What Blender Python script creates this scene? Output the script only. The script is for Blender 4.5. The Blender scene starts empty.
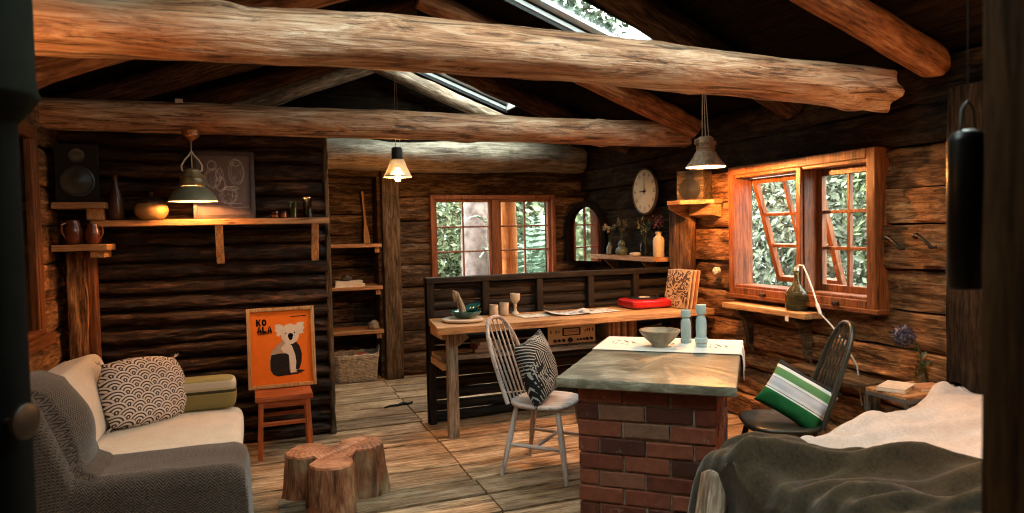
import bpy, bmesh, math, random
from mathutils import Vector, Matrix, noise
PI = math.pi
SC = bpy.context.scene
COL = SC.collection
def R(d): return math.radians(d)
def nz(x, y=0, z=0): return noise.noise(Vector((x, y, z)))
def fz(x, y=0, z=0, o=4): return noise.fractal(Vector((x, y, z)), 1.0, 2.0, o)

# ------------------------------------------------------------------ materials
class S:
    """a node socket with arithmetic"""
    def __init__(s, nt, k): s.nt, s.k = nt, k
    def _m(s, op, *o):
        n = s.nt.nodes.new('ShaderNodeMath'); n.operation = op
        for i, q in enumerate((s,) + o):
            if isinstance(q, S): s.nt.links.new(q.k, n.inputs[i])
            else: n.inputs[i].default_value = q
        return S(s.nt, n.outputs[0])
    def __add__(s, o): return s._m('ADD', o)
    def __sub__(s, o): return s._m('SUBTRACT', o)
    def __mul__(s, o): return s._m('MULTIPLY', o)
    def __truediv__(s, o): return s._m('DIVIDE', o)
    __radd__ = __add__; __rmul__ = __mul__
    def __rsub__(s, o): return (s * -1.0) + o
    def gt(s, o): return s._m('GREATER_THAN', o)
    def lt(s, o): return s._m('LESS_THAN', o)
    def floor(s): return s._m('FLOOR')
    def fract(s): return s._m('FRACT')
    def mod(s, o): return s._m('FLOORED_MODULO', o)
    def abs(s): return s._m('ABSOLUTE')
    def sin(s): return s._m('SINE')
    def sqrt(s): return s._m('SQRT')
    def pow(s, o): return s._m('POWER', o)
    def clamp(s):
        r = s._m('MULTIPLY', 1.0); r.k.node.use_clamp = True; return r

class Mat:
    def __init__(s, name, rough=.6, spec=.3, metal=0.):
        s.m = bpy.data.materials.new(name); s.m.use_nodes = True
        s.nt = s.m.node_tree; s.nt.nodes.clear()
        s.out = s.nt.nodes.new('ShaderNodeOutputMaterial')
        s.b = s.nt.nodes.new('ShaderNodeBsdfPrincipled')
        s.nt.links.new(s.b.outputs[0], s.out.inputs[0])
        s.b.inputs['Roughness'].default_value = rough
        s.b.inputs['Specular IOR Level'].default_value = spec
        s.b.inputs['Metallic'].default_value = metal
    def obj(s):
        return s.nt.nodes.new('ShaderNodeTexCoord').outputs['Object']
    def xyz(s):
        n = s.nt.nodes.new('ShaderNodeSeparateXYZ'); s.nt.links.new(s.obj(), n.inputs[0])
        return [S(s.nt, n.outputs[i]) for i in range(3)]
    def isl(s):
        return S(s.nt, s.nt.nodes.new('ShaderNodeNewGeometry').outputs['Random Per Island'])
    def vec(s, sc=(1, 1, 1), island=False):
        n = s.nt.nodes.new('ShaderNodeMapping'); n.inputs['Scale'].default_value = sc
        s.nt.links.new(s.obj(), n.inputs[0]); v = n.outputs[0]
        if island:
            k = s.isl() * 37.0
            a = s.nt.nodes.new('ShaderNodeVectorMath'); a.operation = 'ADD'
            s.nt.links.new(v, a.inputs[0]); s.nt.links.new(k.k, a.inputs[1]); v = a.outputs[0]
        return v
    def noise(s, v, scale=1., detail=4., rough=.55, dist=0.):
        n = s.nt.nodes.new('ShaderNodeTexNoise'); s.nt.links.new(v, n.inputs['Vector'])
        n.inputs['Scale'].default_value = scale; n.inputs['Detail'].default_value = detail
        n.inputs['Roughness'].default_value = rough; n.inputs['Distortion'].default_value = dist
        return S(s.nt, n.outputs[0])
    def voro(s, v, scale, feature='F1'):
        n = s.nt.nodes.new('ShaderNodeTexVoronoi'); n.feature = feature
        s.nt.links.new(v, n.inputs['Vector']); n.inputs['Scale'].default_value = scale
        return S(s.nt, n.outputs[0])
    def ramp(s, f, stops):
        n = s.nt.nodes.new('ShaderNodeValToRGB'); s.nt.links.new(f.k, n.inputs[0])
        cr = n.color_ramp
        while len(cr.elements) > 1: cr.elements.remove(cr.elements[-1])
        for i, (p, c) in enumerate(stops):
            e = cr.elements[0] if i == 0 else cr.elements.new(p)
            e.position = p; e.color = (c[0], c[1], c[2], 1)
        return n.outputs[0]
    def mix(s, f, a, b, mode='MIX'):
        n = s.nt.nodes.new('ShaderNodeMix'); n.data_type = 'RGBA'; n.blend_type = mode
        for i, q in ((0, f), (6, a), (7, b)):
            if isinstance(q, S): s.nt.links.new(q.k, n.inputs[i])
            elif isinstance(q, (int, float)): n.inputs[i].default_value = q
            elif isinstance(q, tuple): n.inputs[i].default_value = (q[0], q[1], q[2], 1)
            else: s.nt.links.new(q, n.inputs[i])
        return n.outputs[2]
    def mul(s, c, f):
        """colour times a value socket"""
        n = s.nt.nodes.new('ShaderNodeVectorMath'); n.operation = 'SCALE'
        s.nt.links.new(c, n.inputs[0]); s.nt.links.new(f.k, n.inputs['Scale']); return n.outputs[0]
    def color(s, c):
        if isinstance(c, tuple): s.b.inputs['Base Color'].default_value = (c[0], c[1], c[2], 1)
        else: s.nt.links.new(c, s.b.inputs['Base Color'])
    def bump(s, f, st=.3, d=.01):
        n = s.nt.nodes.new('ShaderNodeBump'); n.inputs['Strength'].default_value = st
        n.inputs['Distance'].default_value = d
        s.nt.links.new(f.k, n.inputs['Height']); s.nt.links.new(n.outputs[0], s.b.inputs['Normal'])
    def roughness(s, f): s.nt.links.new(f.k, s.b.inputs['Roughness'])

CACHE = {}
WOODS = {  # dark, mid, light, grain, rough, bump, island spread, blotch, spec
 'beam':   ((.060, .026, .013), (.36, .20, .115), (.66, .49, .36), 9, .55, .5, 0, .55, .3),
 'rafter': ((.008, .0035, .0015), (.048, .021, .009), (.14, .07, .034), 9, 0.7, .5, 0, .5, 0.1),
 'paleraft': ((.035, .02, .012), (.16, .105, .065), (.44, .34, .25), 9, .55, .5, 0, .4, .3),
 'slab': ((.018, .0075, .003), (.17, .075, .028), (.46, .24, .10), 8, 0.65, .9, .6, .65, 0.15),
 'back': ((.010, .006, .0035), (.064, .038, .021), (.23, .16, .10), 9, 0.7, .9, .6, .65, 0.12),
 'char': ((.003, .002, .0015), (.018, .008, .004), (.125, .060, .031), 7, 0.5, 1.0, .5, .6, 0.25),
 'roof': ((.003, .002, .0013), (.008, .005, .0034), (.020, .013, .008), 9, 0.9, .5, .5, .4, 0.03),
 'plank': ((.060, .029, .012), (.37, .225, .118), (.64, .48, .32), 10, 0.55, .6, .75, .5, 0.25),
 'redwood': ((.050, .014, .005), (.165, .052, .015), (.28, .105, .035), 13, .42, .25, .2, .3, .4),
 'sash':   ((.07, .020, .009), (.19, .055, .022), (.29, .10, .04), 13, .42, .2, .2, .3, .4),
 'shelf':  ((.13, .050, .018), (.40, .19, .075), (.56, .32, .15), 13, .5, .25, .2, .3, .35),
 'bench':  ((.18, .08, .03), (.50, .28, .125), (.68, .43, .22), 13, .45, .25, .15, .3, .35),
 'grey':   ((.055, .040, .026), (.25, .20, .145), (.48, .42, .325), 13, .65, .5, .2, .5, .25),
 'oldpost': ((.020, .013, .007), (.085, .056, .031), (.20, .145, .088), 11, 0.7, .6, .2, .5, 0.1),
 'orange': ((.22, .06, .012), (.46, .135, .03), (.58, .20, .055), 14, .42, .15, .1, .15, .4),
 'frame':  ((.22, .11, .04), (.46, .27, .12), (.60, .38, .19), 14, .45, .15, .1, .2, .35),
 'darkch': ((.008, .009, .006), (.022, .023, .016), (.040, .040, .030), 10, .38, .1, .1, .2, .45),
 'palech': ((.26, .21, .19), (.46, .395, .37), (.58, .52, .49), 12, .5, .12, .1, .2, .35),
 'cedar':  ((.30, .085, .02), (.66, .24, .065), (.80, .36, .12), 8, .6, .4, 0, .3, .25),
 'dark_shaded': ((.006, .004, .0025), (.022, .0135, .008), (.058, .036, .021), 8, 0.8, .9, .6, .6, 0.08),
 'redlit_raft': ((.050, .018, .008), (.30, .115, .045), (.52, .27, .13), 8, 0.6, .7, 0, .6, 0.2),
 'panel': ((.006, .0045, .0035), (.016, .012, .009), (.042, .030, .022), 10, 0.6, .4, .2, .3, 0.15),
 'doorpost': ((.012, .005, .002), (.034, .016, .006), (.055, .028, .011), 9, 0.8, .3, 0, .3, 0.05),
}
def wood(key, axis='x'):
    k = (key, axis)
    if k in CACHE: return CACHE[k]
    d, m_, l, gr, ro, bu, isl, bl, sp = WOODS[key]
    M = Mat('wood_%s_%s' % (key, axis), ro, sp)
    sc = [gr * 1.0] * 3; sc['xyz'.index(axis)] = 1.0
    v = M.vec(tuple(sc), isl > 0)
    g = M.noise(v, 2.2, 9, .68, .9)
    fine = M.noise(v, 9., 5, .6, .3)
    blo = M.noise(M.vec((1, 1, 1), isl > 0), 3.2, 5, .6, .6)
    f = g * .62 + fine * .38
    c = M.ramp(f, [(.36, d), (.485, m_), (.62, l)])
    c2 = M.ramp(blo, [(.34, (.22, .20, .19)), (.60, (1.1, 1.1, 1.1))])
    c = M.mix(bl, c, c2, 'MULTIPLY')
    sc2 = [gr * 2.2] * 3; sc2['xyz'.index(axis)] = 1.3
    ck = M.noise(M.vec(tuple(sc2), isl > 0), 1.7, 4, .6, 1.4)
    c = M.mix(.75, c, M.ramp(ck, [(.33, (.18, .16, .15)), (.40, (1, 1, 1))]), 'MULTIPLY')
    if isl > 0: c = M.mul(c, M.isl() * isl + (1 - isl * .5))
    M.color(c); M.bump(f + blo * .35 + ck * .5, bu, .016)
    M.roughness((f * -.25 + (ro + .12)).clamp())
    CACHE[k] = M.m; return M.m

def logwood():
    """pale peeled log: long dark checks, knots, silver-grey and orange heartwood zones"""
    if 'log' in CACHE: return CACHE['log']
    M = Mat('peeled_log', .5, .35)
    v = M.vec((1, 8, 8)); w = M.vec((1, 1, 1))
    g = M.noise(v, 2.0, 10, .7, 1.2); st = M.noise(M.vec((.6, 5, 5)), 2.3, 6, .65, 1.6)
    z = M.noise(w, 1.5, 4, .55, .5)
    c = M.ramp(g * .7 + M.noise(M.vec((3, 30, 30)), 2., 5, .7) * .3, [(.36, (.08, .04, .025)), (.45, (.34, .19, .11)), (.53, (.56, .39, .26)), (.61, (.76, .64, .52))])
    c = M.mix((z * 2.2 - .7).clamp(), c, M.ramp(g, [(.36, (.08, .028, .012)), (.48, (.38, .145, .055)), (.62, (.60, .31, .16))]))
    crack = M.ramp(st, [(.37, (.10, .08, .07)), (.43, (1, 1, 1))])
    c = M.mix(.85, c, crack, 'MULTIPLY')
    fc = M.noise(M.vec((.8, 42, 42)), 2., 3, .6, .8); c = M.mix(.8, c, M.ramp(fc, [(.36, (.20, .16, .13)), (.43, (1, 1, 1))]), 'MULTIPLY')
    kn = M.voro(w, 2.6)
    c = M.mix(.9, c, M.ramp(kn, [(.05, (.12, .08, .06)), (.12, (.9, .88, .86)), (.2, (1, 1, 1))]), 'MULTIPLY')
    M.color(c); M.bump(g * .6 + st * .8 + fc * .6, .7, .02); CACHE['log'] = M.m; return M.m

def plain(name, c, rough=.5, spec=.4, metal=0., var=.15, scale=20., bump=.05):
    if name in CACHE: return CACHE[name]
    M = Mat(name, rough, spec, metal)
    f = M.noise(M.vec(), scale, 4, .6)
    a = tuple(x * (1 - var) for x in c); b = tuple(min(1, x * (1 + var)) for x in c)
    M.color(M.ramp(f, [(.35, a), (.65, b)]))
    if bump: M.bump(f, bump, .004)
    CACHE[name] = M.m; return M.m

def fabric(name, c1, c2, weave=260., rough=.9, sheen=.3):
    if name in CACHE: return CACHE[name]
    M = Mat(name, rough, .12)
    n = M.noise(M.vec(), 9, 5, .6); f = M.noise(M.vec(), 330, 2, .6); g = M.noise(M.vec(), 70, 4, .7)
    t = (f * .30 + n * .35 + g * .35).clamp()
    M.color(M.ramp(t, [(.36, c1), (.62, c2)])); M.bump(f * .6 + g + n, .3, .003)
    M.b.inputs['Sheen Weight'].default_value = sheen
    CACHE[name] = M.m; return M.m

def herringbone():
    M = Mat('herringbone_wool', .92, .1)
    n_ = M.nt.nodes.new('ShaderNodeSeparateXYZ'); M.nt.links.new(M.nt.nodes.new('ShaderNodeTexCoord').outputs['UV'], n_.inputs[0])
    a, b = S(M.nt, n_.outputs[0]), S(M.nt, n_.outputs[1])
    zig = ((a * 24.).fract() - .5).abs() * 2.0
    f = ((b * 68. + zig * 1.6) * (2 * PI)).sin()
    n = M.noise(M.vec(), 90, 4, .7)
    t = (f * .26 + .5 + (n - .5) * 1.1).clamp()
    M.color(M.ramp(t, [(.25, (.010, .008, .007)), (.8, (.095, .075, .060))]))
    M.bump(t, .4, .004); M.b.inputs['Sheen Weight'].default_value = .3
    return M.m
def grid_uv(o, nu, nv, su, sv):
    me = o.data; uv = me.uv_layers.new(name='UVMap')
    for l in me.loops:
        i, j = divmod(l.vertex_index, nv); uv.data[l.index].uv = (i / (nu - 1) * su, j / (nv - 1) * sv)

def scale_pattern():
    M = Mat('scale_print', .85, .15); x, y, z = M.xyz()
    X = x / .112; Y = y / .112
    h = .30
    def ring(k):                     # k: row index socket
        odd = k.mod(2.0) * .5
        dx = ((X + odd).fract() - .5); dy = Y - k * h
        return (dx * dx + dy * dy).sqrt()
    k0 = (Y / h).floor()
    dA = ring(k0 - 1.0); dB = ring(k0); inA = dA.lt(.5)
    d = dA * inA + dB * (1.0 - inA)
    f = ((d * 2 * PI / .15) - 1.2).sin().gt(.28)
    M.color(M.mix(f, (.60, .52, .46), (.045, .035, .032)))
    M.bump(M.noise(M.vec(), 200, 2), .15, .002); return M.m

def green_stripes():
    M = Mat('green_striped_cloth', .85, .15); x, y, z = M.xyz()
    n = M.noise(M.vec((30, 200, 30)), 3, 3)
    t = (y + .135) / .27
    c = M.ramp(t, [(0, (.012, .105, .030)), (.30, (.012, .125, .036)), (.34, (.80, .80, .76)), (.375, (.03, .03, .03)), (.385, (.66, .66, .66)),
                   (.44, (.52, .50, .55)), (.52, (.58, .56, .60)), (.60, (.30, .30, .31)), (.61, (.78, .78, .76)), (.66, (.12, .26, .10)), (.80, (.16, .30, .12)),
                   (.82, (.72, .72, .70)), (.87, (.78, .78, .76)), (.88, (.02, .02, .02)), (1, (.02, .02, .02))])
    c.node.color_ramp.interpolation = 'CONSTANT'
    M.color(M.mix(.35, c, M.ramp(n, [(.3, (.5, .5, .5)), (.7, (1, 1, 1))]), 'MULTIPLY')); return M.m

def black_lines():
    """black cloth printed with fans of pale lines and rows of dots"""
    M = Mat('line_print_cloth', .85, .15); x, y, z = M.xyz()
    r1 = ((x + .30) * (x + .30) + (y + .24) * (y + .24)).sqrt()
    r2 = ((x - .26) * (x - .26) + (y - .05) * (y - .05)).sqrt()
    sel = M.noise(M.vec(), 5.0, 1).gt(.5)
    l1 = (r1 * 330.).sin().gt(.55); l2 = (r2 * 290.).sin().gt(.6)
    dots = ((x * 260.).sin() * (y * 260.).sin()).gt(.35) * (r1 * 26.).sin().gt(.6)
    f = (l1 * sel + l2 * (1.0 - sel) + dots).clamp() * (M.noise(M.vec(), 9, 2).gt(.40))
    M.color(M.mix(f, (.012, .012, .013), (.34, .34, .32))); return M.m

def brick_mat():
    M = Mat('old_brick', .8, .2); i = M.isl()
    c = M.ramp(i, [(0, (.055, .022, .016)), (.3, (.115, .034, .021)), (.6, (.165, .049, .028)), (.85, (.21, .075, .043)), (1, (.17, .10, .066))])
    n = M.noise(M.vec((1, 1, 1), True), 22, 7, .7); v = M.noise(M.vec(), 75, 3, .6)
    c = M.mix(.7, c, M.ramp(n, [(.3, (.45, .42, .40)), (.65, (1.15, 1.12, 1.1))]), 'MULTIPLY')
    c = M.mix(M.ramp(M.noise(M.vec((1, 1, 1), True), 16, 6, .75), [(.60, (0, 0, 0)), (.72, (.55, .55, .55))]), c, (.34, .26, .21))
    M.color(c); M.bump(n + v * .5, .6, .006); return M.m

def concrete():
    M = Mat('worn_stone_slab', .42, .4); n = M.noise(M.vec(), 5, 8, .68, .6); f = M.noise(M.vec((2, 9, 9)), 7, 5, .7)
    c = M.ramp(n * .6 + f * .4, [(.36, (.060, .055, .038)), (.5, (.150, .140, .102)), (.63, (.33, .315, .25))])
    M.color(c); M.bump(n + f * .5, .35, .006); M.roughness((n * .5 + .15).clamp()); return M.m

def stump_top():
    M = Mat('stump_end_grain', .5, .35); x, y, z = M.xyz()
    n = M.noise(M.vec(), 6, 6, .65); r = (x * x + y * y).sqrt()
    ring = ((r + n * .09) * 240.).sin() * .5 + .5
    c = M.ramp(n * .9 + ring * .1, [(.36, (.12, .045, .024)), (.5, (.38, .15, .07)), (.64, (.54, .27, .15))])
    M.color(c); M.bump(n + ring * .3, .3, .006); return M.m
def stump_bark():
    M = Mat('stump_bark', .7, .25); g = M.noise(M.vec((6, 6, 1)), 3, 8, .7, 1.); n = M.noise(M.vec(), 5, 4)
    M.color(M.mix((n * 3. - 1.5).clamp(), M.ramp(g, [(.36, (.030, .012, .007)), (.5, (.17, .070, .032)), (.64, (.30, .14, .07))]),
                  M.ramp(g, [(.3, (.10, .07, .035)), (.5, (.33, .255, .145)), (.7, (.50, .41, .26))])))
    M.bump(g + n, .8, .012); return M.m

def glass(name='window_glass', tint=(1, 1, 1), refl=.06):
    if name in CACHE: return CACHE[name]
    m = bpy.data.materials.new(name); m.use_nodes = True; nt = m.node_tree; nt.nodes.clear()
    o = nt.nodes.new('ShaderNodeOutputMaterial'); mx = nt.nodes.new('ShaderNodeMixShader')
    t = nt.nodes.new('ShaderNodeBsdfTransparent'); t.inputs[0].default_value = (*tint, 1)
    g = nt.nodes.new('ShaderNodeBsdfGlossy'); g.inputs['Roughness'].default_value = .02
    mx.inputs[0].default_value = refl
    nt.links.new(t.outputs[0], mx.inputs[1]); nt.links.new(g.outputs[0], mx.inputs[2]); nt.links.new(mx.outputs[0], o.inputs[0])
    CACHE[name] = m; return m
def emit(name, c, s):
    if name in CACHE: return CACHE[name]
    M = Mat(name); M.color(c); M.b.inputs['Emission Color'].default_value = (*c, 1); M.b.inputs['Emission Strength'].default_value = s
    CACHE[name] = M.m; return M.m
def leafmat(name, a, b, c):
    if name in CACHE: return CACHE[name]
    M = Mat(name, .7, .12); M.color(M.ramp(M.isl(), [(0, a), (.5, b), (1, c)]))
    CACHE[name] = M.m; return M.m

# ------------------------------------------------------------------ mesh builder
class MB:
    def __init__(s): s.v, s.f, s.mi = [], [], []
    def add(s, vs, fs, mat=0):
        b = len(s.v); s.v += [tuple(p) for p in vs]
        for f in fs: s.f.append(tuple(b + i for i in f)); s.mi.append(mat)
    def box(s, c, d, rot=None, mat=0):
        c = Vector(c); h = Vector(d) / 2
        vs = []
        for x in (-1, 1):
            for y in (-1, 1):
                for z in (-1, 1):
                    p = Vector((x * h.x, y * h.y, z * h.z))
                    if rot is not None: p = rot @ p
                    vs.append(c + p)
        s.add(vs, [(0, 1, 3, 2), (4, 6, 7, 5), (0, 4, 5, 1), (2, 3, 7, 6), (0, 2, 6, 4), (1, 5, 7, 3)], mat)
    def bb(s, a, b, mat=0):
        """box from corner to corner"""
        a, b = Vector(a), Vector(b); s.box((a + b) / 2, [abs(q) for q in (b - a)], None, mat)
    def beam(s, a, b, w, h, mat=0, up=(0, 0, 1)):
        a, b = Vector(a), Vector(b); x = (b - a).normalized(); u = Vector(up)
        if abs(x.dot(u)) > .99: u = Vector((0, 1, 0))
        y = u.cross(x).normalized(); z = x.cross(y)
        s.box((a + b) / 2, ((b - a).length, w, h), Matrix((x, y, z)).transposed(), mat)
    def tube(s, pts, rad, n=10, mat=0, cap=True, closed=False):
        pts = [Vector(p) for p in pts]; m = len(pts)
        if not hasattr(rad, '__len__'): rad = [rad] * m
        ref = None; vs = []
        for i, p in enumerate(pts):
            t = (pts[(i + 1) % m] - pts[i - 1]) if closed else (pts[min(i + 1, m - 1)] - pts[max(i - 1, 0)])
            t.normalize()
            if ref is None:
                ref = Vector((0, 0, 1)) if abs(t.z) < .9 else Vector((1, 0, 0))
            y = (ref - t * ref.dot(t)); y.normalize(); x = y.cross(t); ref = y
            for k in range(n):
                a = 2 * PI * k / n; vs.append(p + (x * math.cos(a) + y * math.sin(a)) * rad[i])
        fs = []
        for i in range(m if closed else m - 1):
            j = (i + 1) % m
            for k in range(n): fs.append((i * n + k, i * n + (k + 1) % n, j * n + (k + 1) % n, j * n + k))
        if cap and not closed: fs += [tuple(range(n))[::-1], tuple(range((m - 1) * n, m * n))]
        s.add(vs, fs, mat)
    def lathe(s, prof, c=(0, 0, 0), n=24, rot=None, mat=0, wob=0., cap=True):
        c = Vector(c); vs = []; m = len(prof)
        for (r, z) in prof:
            for k in range(n):
                a = 2 * PI * k / n; rr = r * (1 + wob * math.sin(a * 8))
                p = Vector((rr * math.cos(a), rr * math.sin(a), z))
                vs.append(c + (rot @ p if rot is not None else p))
        fs = [(i * n + k, i * n + (k + 1) % n, (i + 1) * n + (k + 1) % n, (i + 1) * n + k) for i in range(m - 1) for k in range(n)]
        if cap and prof[0][0] > 1e-4: fs.append(tuple(range(n))[::-1])
        if cap and prof[-1][0] > 1e-4: fs.append(tuple(range((m - 1) * n, m * n)))
        s.add(vs, fs, mat)
    def prism(s, poly, d, M=None, mat=0):
        """polygon in local xy, extruded along local z by d, placed by matrix M"""
        n = len(poly); vs = [Vector((x, y, 0)) for x, y in poly] + [Vector((x, y, d)) for x, y in poly]
        if M is not None: vs = [M @ p for p in vs]
        s.add(vs, [tuple(range(n))[::-1], tuple(range(n, 2 * n))] + [(i, (i + 1) % n, n + (i + 1) % n, n + i) for i in range(n)], mat)
    def grid(s, fn, nu, nv, mat=0, closed_u=False):
        vs = [fn(i / (nu - 1 if not closed_u else nu), j / (nv - 1)) for i in range(nu) for j in range(nv)]
        fs = [(i * nv + j, ((i + 1) % nu) * nv + j, ((i + 1) % nu) * nv + j + 1, i * nv + j + 1) for i in range(nu if closed_u else nu - 1) for j in range(nv - 1)]
        s.add(vs, fs, mat)
    def build(s, name, mat, parent=None, loc=None, rotz=0., bevel=0., smooth=None, sub=0, solid=0., world=False, weld=False):
        me = bpy.data.meshes.new(name)
        vs = s.v
        if world:
            if parent is not None: q = Matrix.Translation(parent.location) @ Matrix.Rotation(parent.rotation_euler.z, 4, 'Z')
            else: q = Matrix.Translation(Vector(loc)) @ Matrix.Rotation(rotz, 4, 'Z')
            q = q.inverted(); vs = [tuple(q @ Vector(p)) for p in vs]
        me.from_pydata(vs, [], s.f)
        bm = bmesh.new(); bm.from_mesh(me)
        if weld: bmesh.ops.remove_doubles(bm, verts=bm.verts, dist=1e-5)
        bmesh.ops.recalc_face_normals(bm, faces=bm.faces); bm.to_mesh(me); bm.free()
        mats = mat if isinstance(mat, (list, tuple)) else [mat]
        for m in mats: me.materials.append(m)
        if len(mats) > 1:
            for p, k in zip(me.polygons, s.mi): p.material_index = k
        o = bpy.data.objects.new(name, me); COL.objects.link(o)
        if parent is not None: o.parent = parent
        else:
            o.location = loc if loc is not None else (0, 0, 0); o.rotation_euler.z = rotz
        if smooth is not None:
            for p in me.polygons: p.use_smooth = True
            try: me.set_sharp_from_angle(angle=R(smooth))
            except Exception: pass
        if solid:
            k = o.modifiers.new('Solidify', 'SOLIDIFY'); k.thickness = solid; k.offset = 0
        if bevel:
            k = o.modifiers.new('Bevel', 'BEVEL'); k.width = bevel; k.segments = 2; k.limit_method = 'ANGLE'; k.angle_limit = R(40)
        if sub:
            k = o.modifiers.new('Subsurf', 'SUBSURF'); k.levels = sub; k.render_levels = sub
        return o

def tag(o, label, cat, group=None):
    o['label'] = label; o['category'] = cat
    if group: o['group'] = group
    return o
def thing(name, label, cat, loc=(0, 0, 0), rotz=0., group=None):
    o = bpy.data.objects.new(name, None); COL.objects.link(o); o.empty_display_size = .1
    o.location = loc; o.rotation_euler.z = rotz
    return tag(o, label, cat, group)
def struct(o): o['kind'] = 'structure'; return o
def dup(root, loc, rotz=None, label=None):
    def cp(o, parent):
        c = o.copy(); COL.objects.link(c); c.parent = parent
        for ch in list(o.children): cp(ch, c)
        return c
    kids = list(root.children); r = root.copy(); COL.objects.link(r); r.location = loc
    if rotz is not None: r.rotation_euler.z = rotz
    for k in kids: cp(k, r)
    if label: r['label'] = label
    return r

def log(length, rad, seed, n=22, m=60, lump=.10, sag=None, taper=1.0, flute=0., ends=.6):
    """a log along local +x from 0 to length: lumpy, fluted, with worn ends"""
    b = MB(); rnd = random.Random(seed)
    kn = [(rnd.uniform(.05, .95) * length, rnd.uniform(0, 2 * PI), rnd.uniform(.04, .09)) for _ in range(int(length * 2.2))]
    vs = []
    for i in range(m + 1):
        t = i / m; x = t * length
        e = min(1, (.25 + min(t, 1 - t) * m * ends / 1.0)) if ends else 1
        e = min(1., e)
        cy, cz = sag(t) if sag else (0, 0)
        cy += .012 * nz(x * 1.1, seed, 3); cz += .012 * nz(x * 1.1, seed, 9)
        for k in range(n):
            a = 2 * PI * k / n
            r = rad * (1 + (taper - 1) * t)
            r *= 1 + lump * fz(x * 1.3, math.cos(a) * 1.3 + seed, math.sin(a) * 1.3, 3) + .04 * fz(x * 5, math.cos(a) * 4 + seed, math.sin(a) * 4, 2)
            if flute: r *= 1 + flute * max(0, (t - .78) / .22) * math.sin(a * 5 + seed)
            for kx, ka, kr in kn:
                dd = ((x - kx) / kr) ** 2 + ((((a - ka + PI) % (2 * PI)) - PI) * rad / kr) ** 2
                if dd < 4: r += .016 * math.exp(-dd)
            r *= math.sqrt(e) if e < 1 else 1
            xx = x + (.05 * flute * 3 * math.sin(a * 5 + seed) if flute and i == m else 0)
            vs.append((xx, cy + r * math.cos(a), cz + r * math.sin(a)))
    fs = [(i * n + k, i * n + (k + 1) % n, (i + 1) * n + (k + 1) % n, (i + 1) * n + k) for i in range(m) for k in range(n)]
    fs += [tuple(range(n))[::-1], tuple(range(m * n, (m + 1) * n))]
    b.add(vs, fs); return b
def put_log(name, a, c, rad, seed, mat, label, cat, **kw):
    a, c = Vector(a), Vector(c); d = c - a
    o = log(d.length, rad, seed, **kw).build(name, mat, loc=a, smooth=70)
    o.rotation_mode = 'XYZ'; o.rotation_euler = (0, -math.atan2(d.z, math.hypot(d.x, d.y)), math.atan2(d.y, d.x))
    return tag(o, label, cat)

def slab(b, O, U, N, l0, l1, z0, z1, th=.1, amp=.012, seed=0, edge=.018, roundr=0., dl=.07, nv=9, zj=.010):
    """one hewn slab / half-log of a wall: rough front face in direction N, length along U"""
    O, U, N = Vector(O), Vector(U), Vector(N); nu = max(3, int((l1 - l0) / dl) + 1)
    fr = []
    for i in range(nu):
        l = l0 + (l1 - l0) * i / (nu - 1)
        za = z0 + .004 + zj * nz(l * 1.7, seed * 3.1, 1); zb = z1 - .004 + zj * nz(l * 1.7, seed * 3.1 + 3.1, 1)
        for j in range(nv):
            t = j / (nv - 1); z = za + (zb - za) * t
            d = amp * (fz(l * 2.2, z * 9, seed, 4) + .6 * fz(l * 10, z * 30, seed + 7, 3))
            if roundr: d += roundr * (math.sqrt(max(0, 1 - (2 * t - 1) ** 2)) - 1)
            q = min(t, 1 - t) * (zb - za)
            if q < edge: d -= edge * .8 * (1 - q / edge) ** 2
            q = min(l - l0, l1 - l)
            if q < edge: d -= edge * .5 * (1 - q / edge) ** 2
            fr.append(O + U * l + Vector((0, 0, z)) + N * d)
    vs = fr + [p - N * (p - O).dot(N) - N * th for p in fr]; k = len(fr); fs = []
    for i in range(nu - 1):
        for j in range(nv - 1):
            a = i * nv + j; fs.append((a, a + nv, a + nv + 1, a + 1)); fs.append((k + a, k + a + 1, k + a + nv + 1, k + a + nv))
        a = i * nv; fs.append((a, k + a, k + a + nv, a + nv)); a += nv - 1; fs.append((a, a + nv, k + a + nv, k + a))
    for j in range(nv - 1):
        fs.append((j, j + 1, k + j + 1, k + j)); a = (nu - 1) * nv + j; fs.append((a, k + a, k + a + 1, a + 1))
    b.add(vs, fs)

def cuts(l0, l1, z0, z1, holes):
    """split a slab span around openings (la, lb, za, zb): list of (l0,l1,z0,z1)"""
    out = [(l0, l1, z0, z1)]
    for la, lb, za, zb in holes:
        nx = []
        for a, c, p, q in out:
            if c <= la or a >= lb or q <= za + .01 or p >= zb - .01: nx.append((a, c, p, q)); continue
            if a < la: nx.append((a, la, p, q))
            if c > lb: nx.append((lb, c, p, q))
            if p < za - .02: nx.append((max(a, la), min(c, lb), p, za))
            if q > zb + .02: nx.append((max(a, la), min(c, lb), zb, q))
        out = nx
    return out

# =================================================================== THE SETTING
XL, XR, YB, YF = -1.22, 3.52, 7.10, -1.7
RX, RZ, RM = 1.15, 3.22, .38                       # ridge of the rafter axes and roof pitch
def roofz(x, off=0.): return RZ + off - RM * abs(x - RX)
rnd = random.Random(5)

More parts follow.
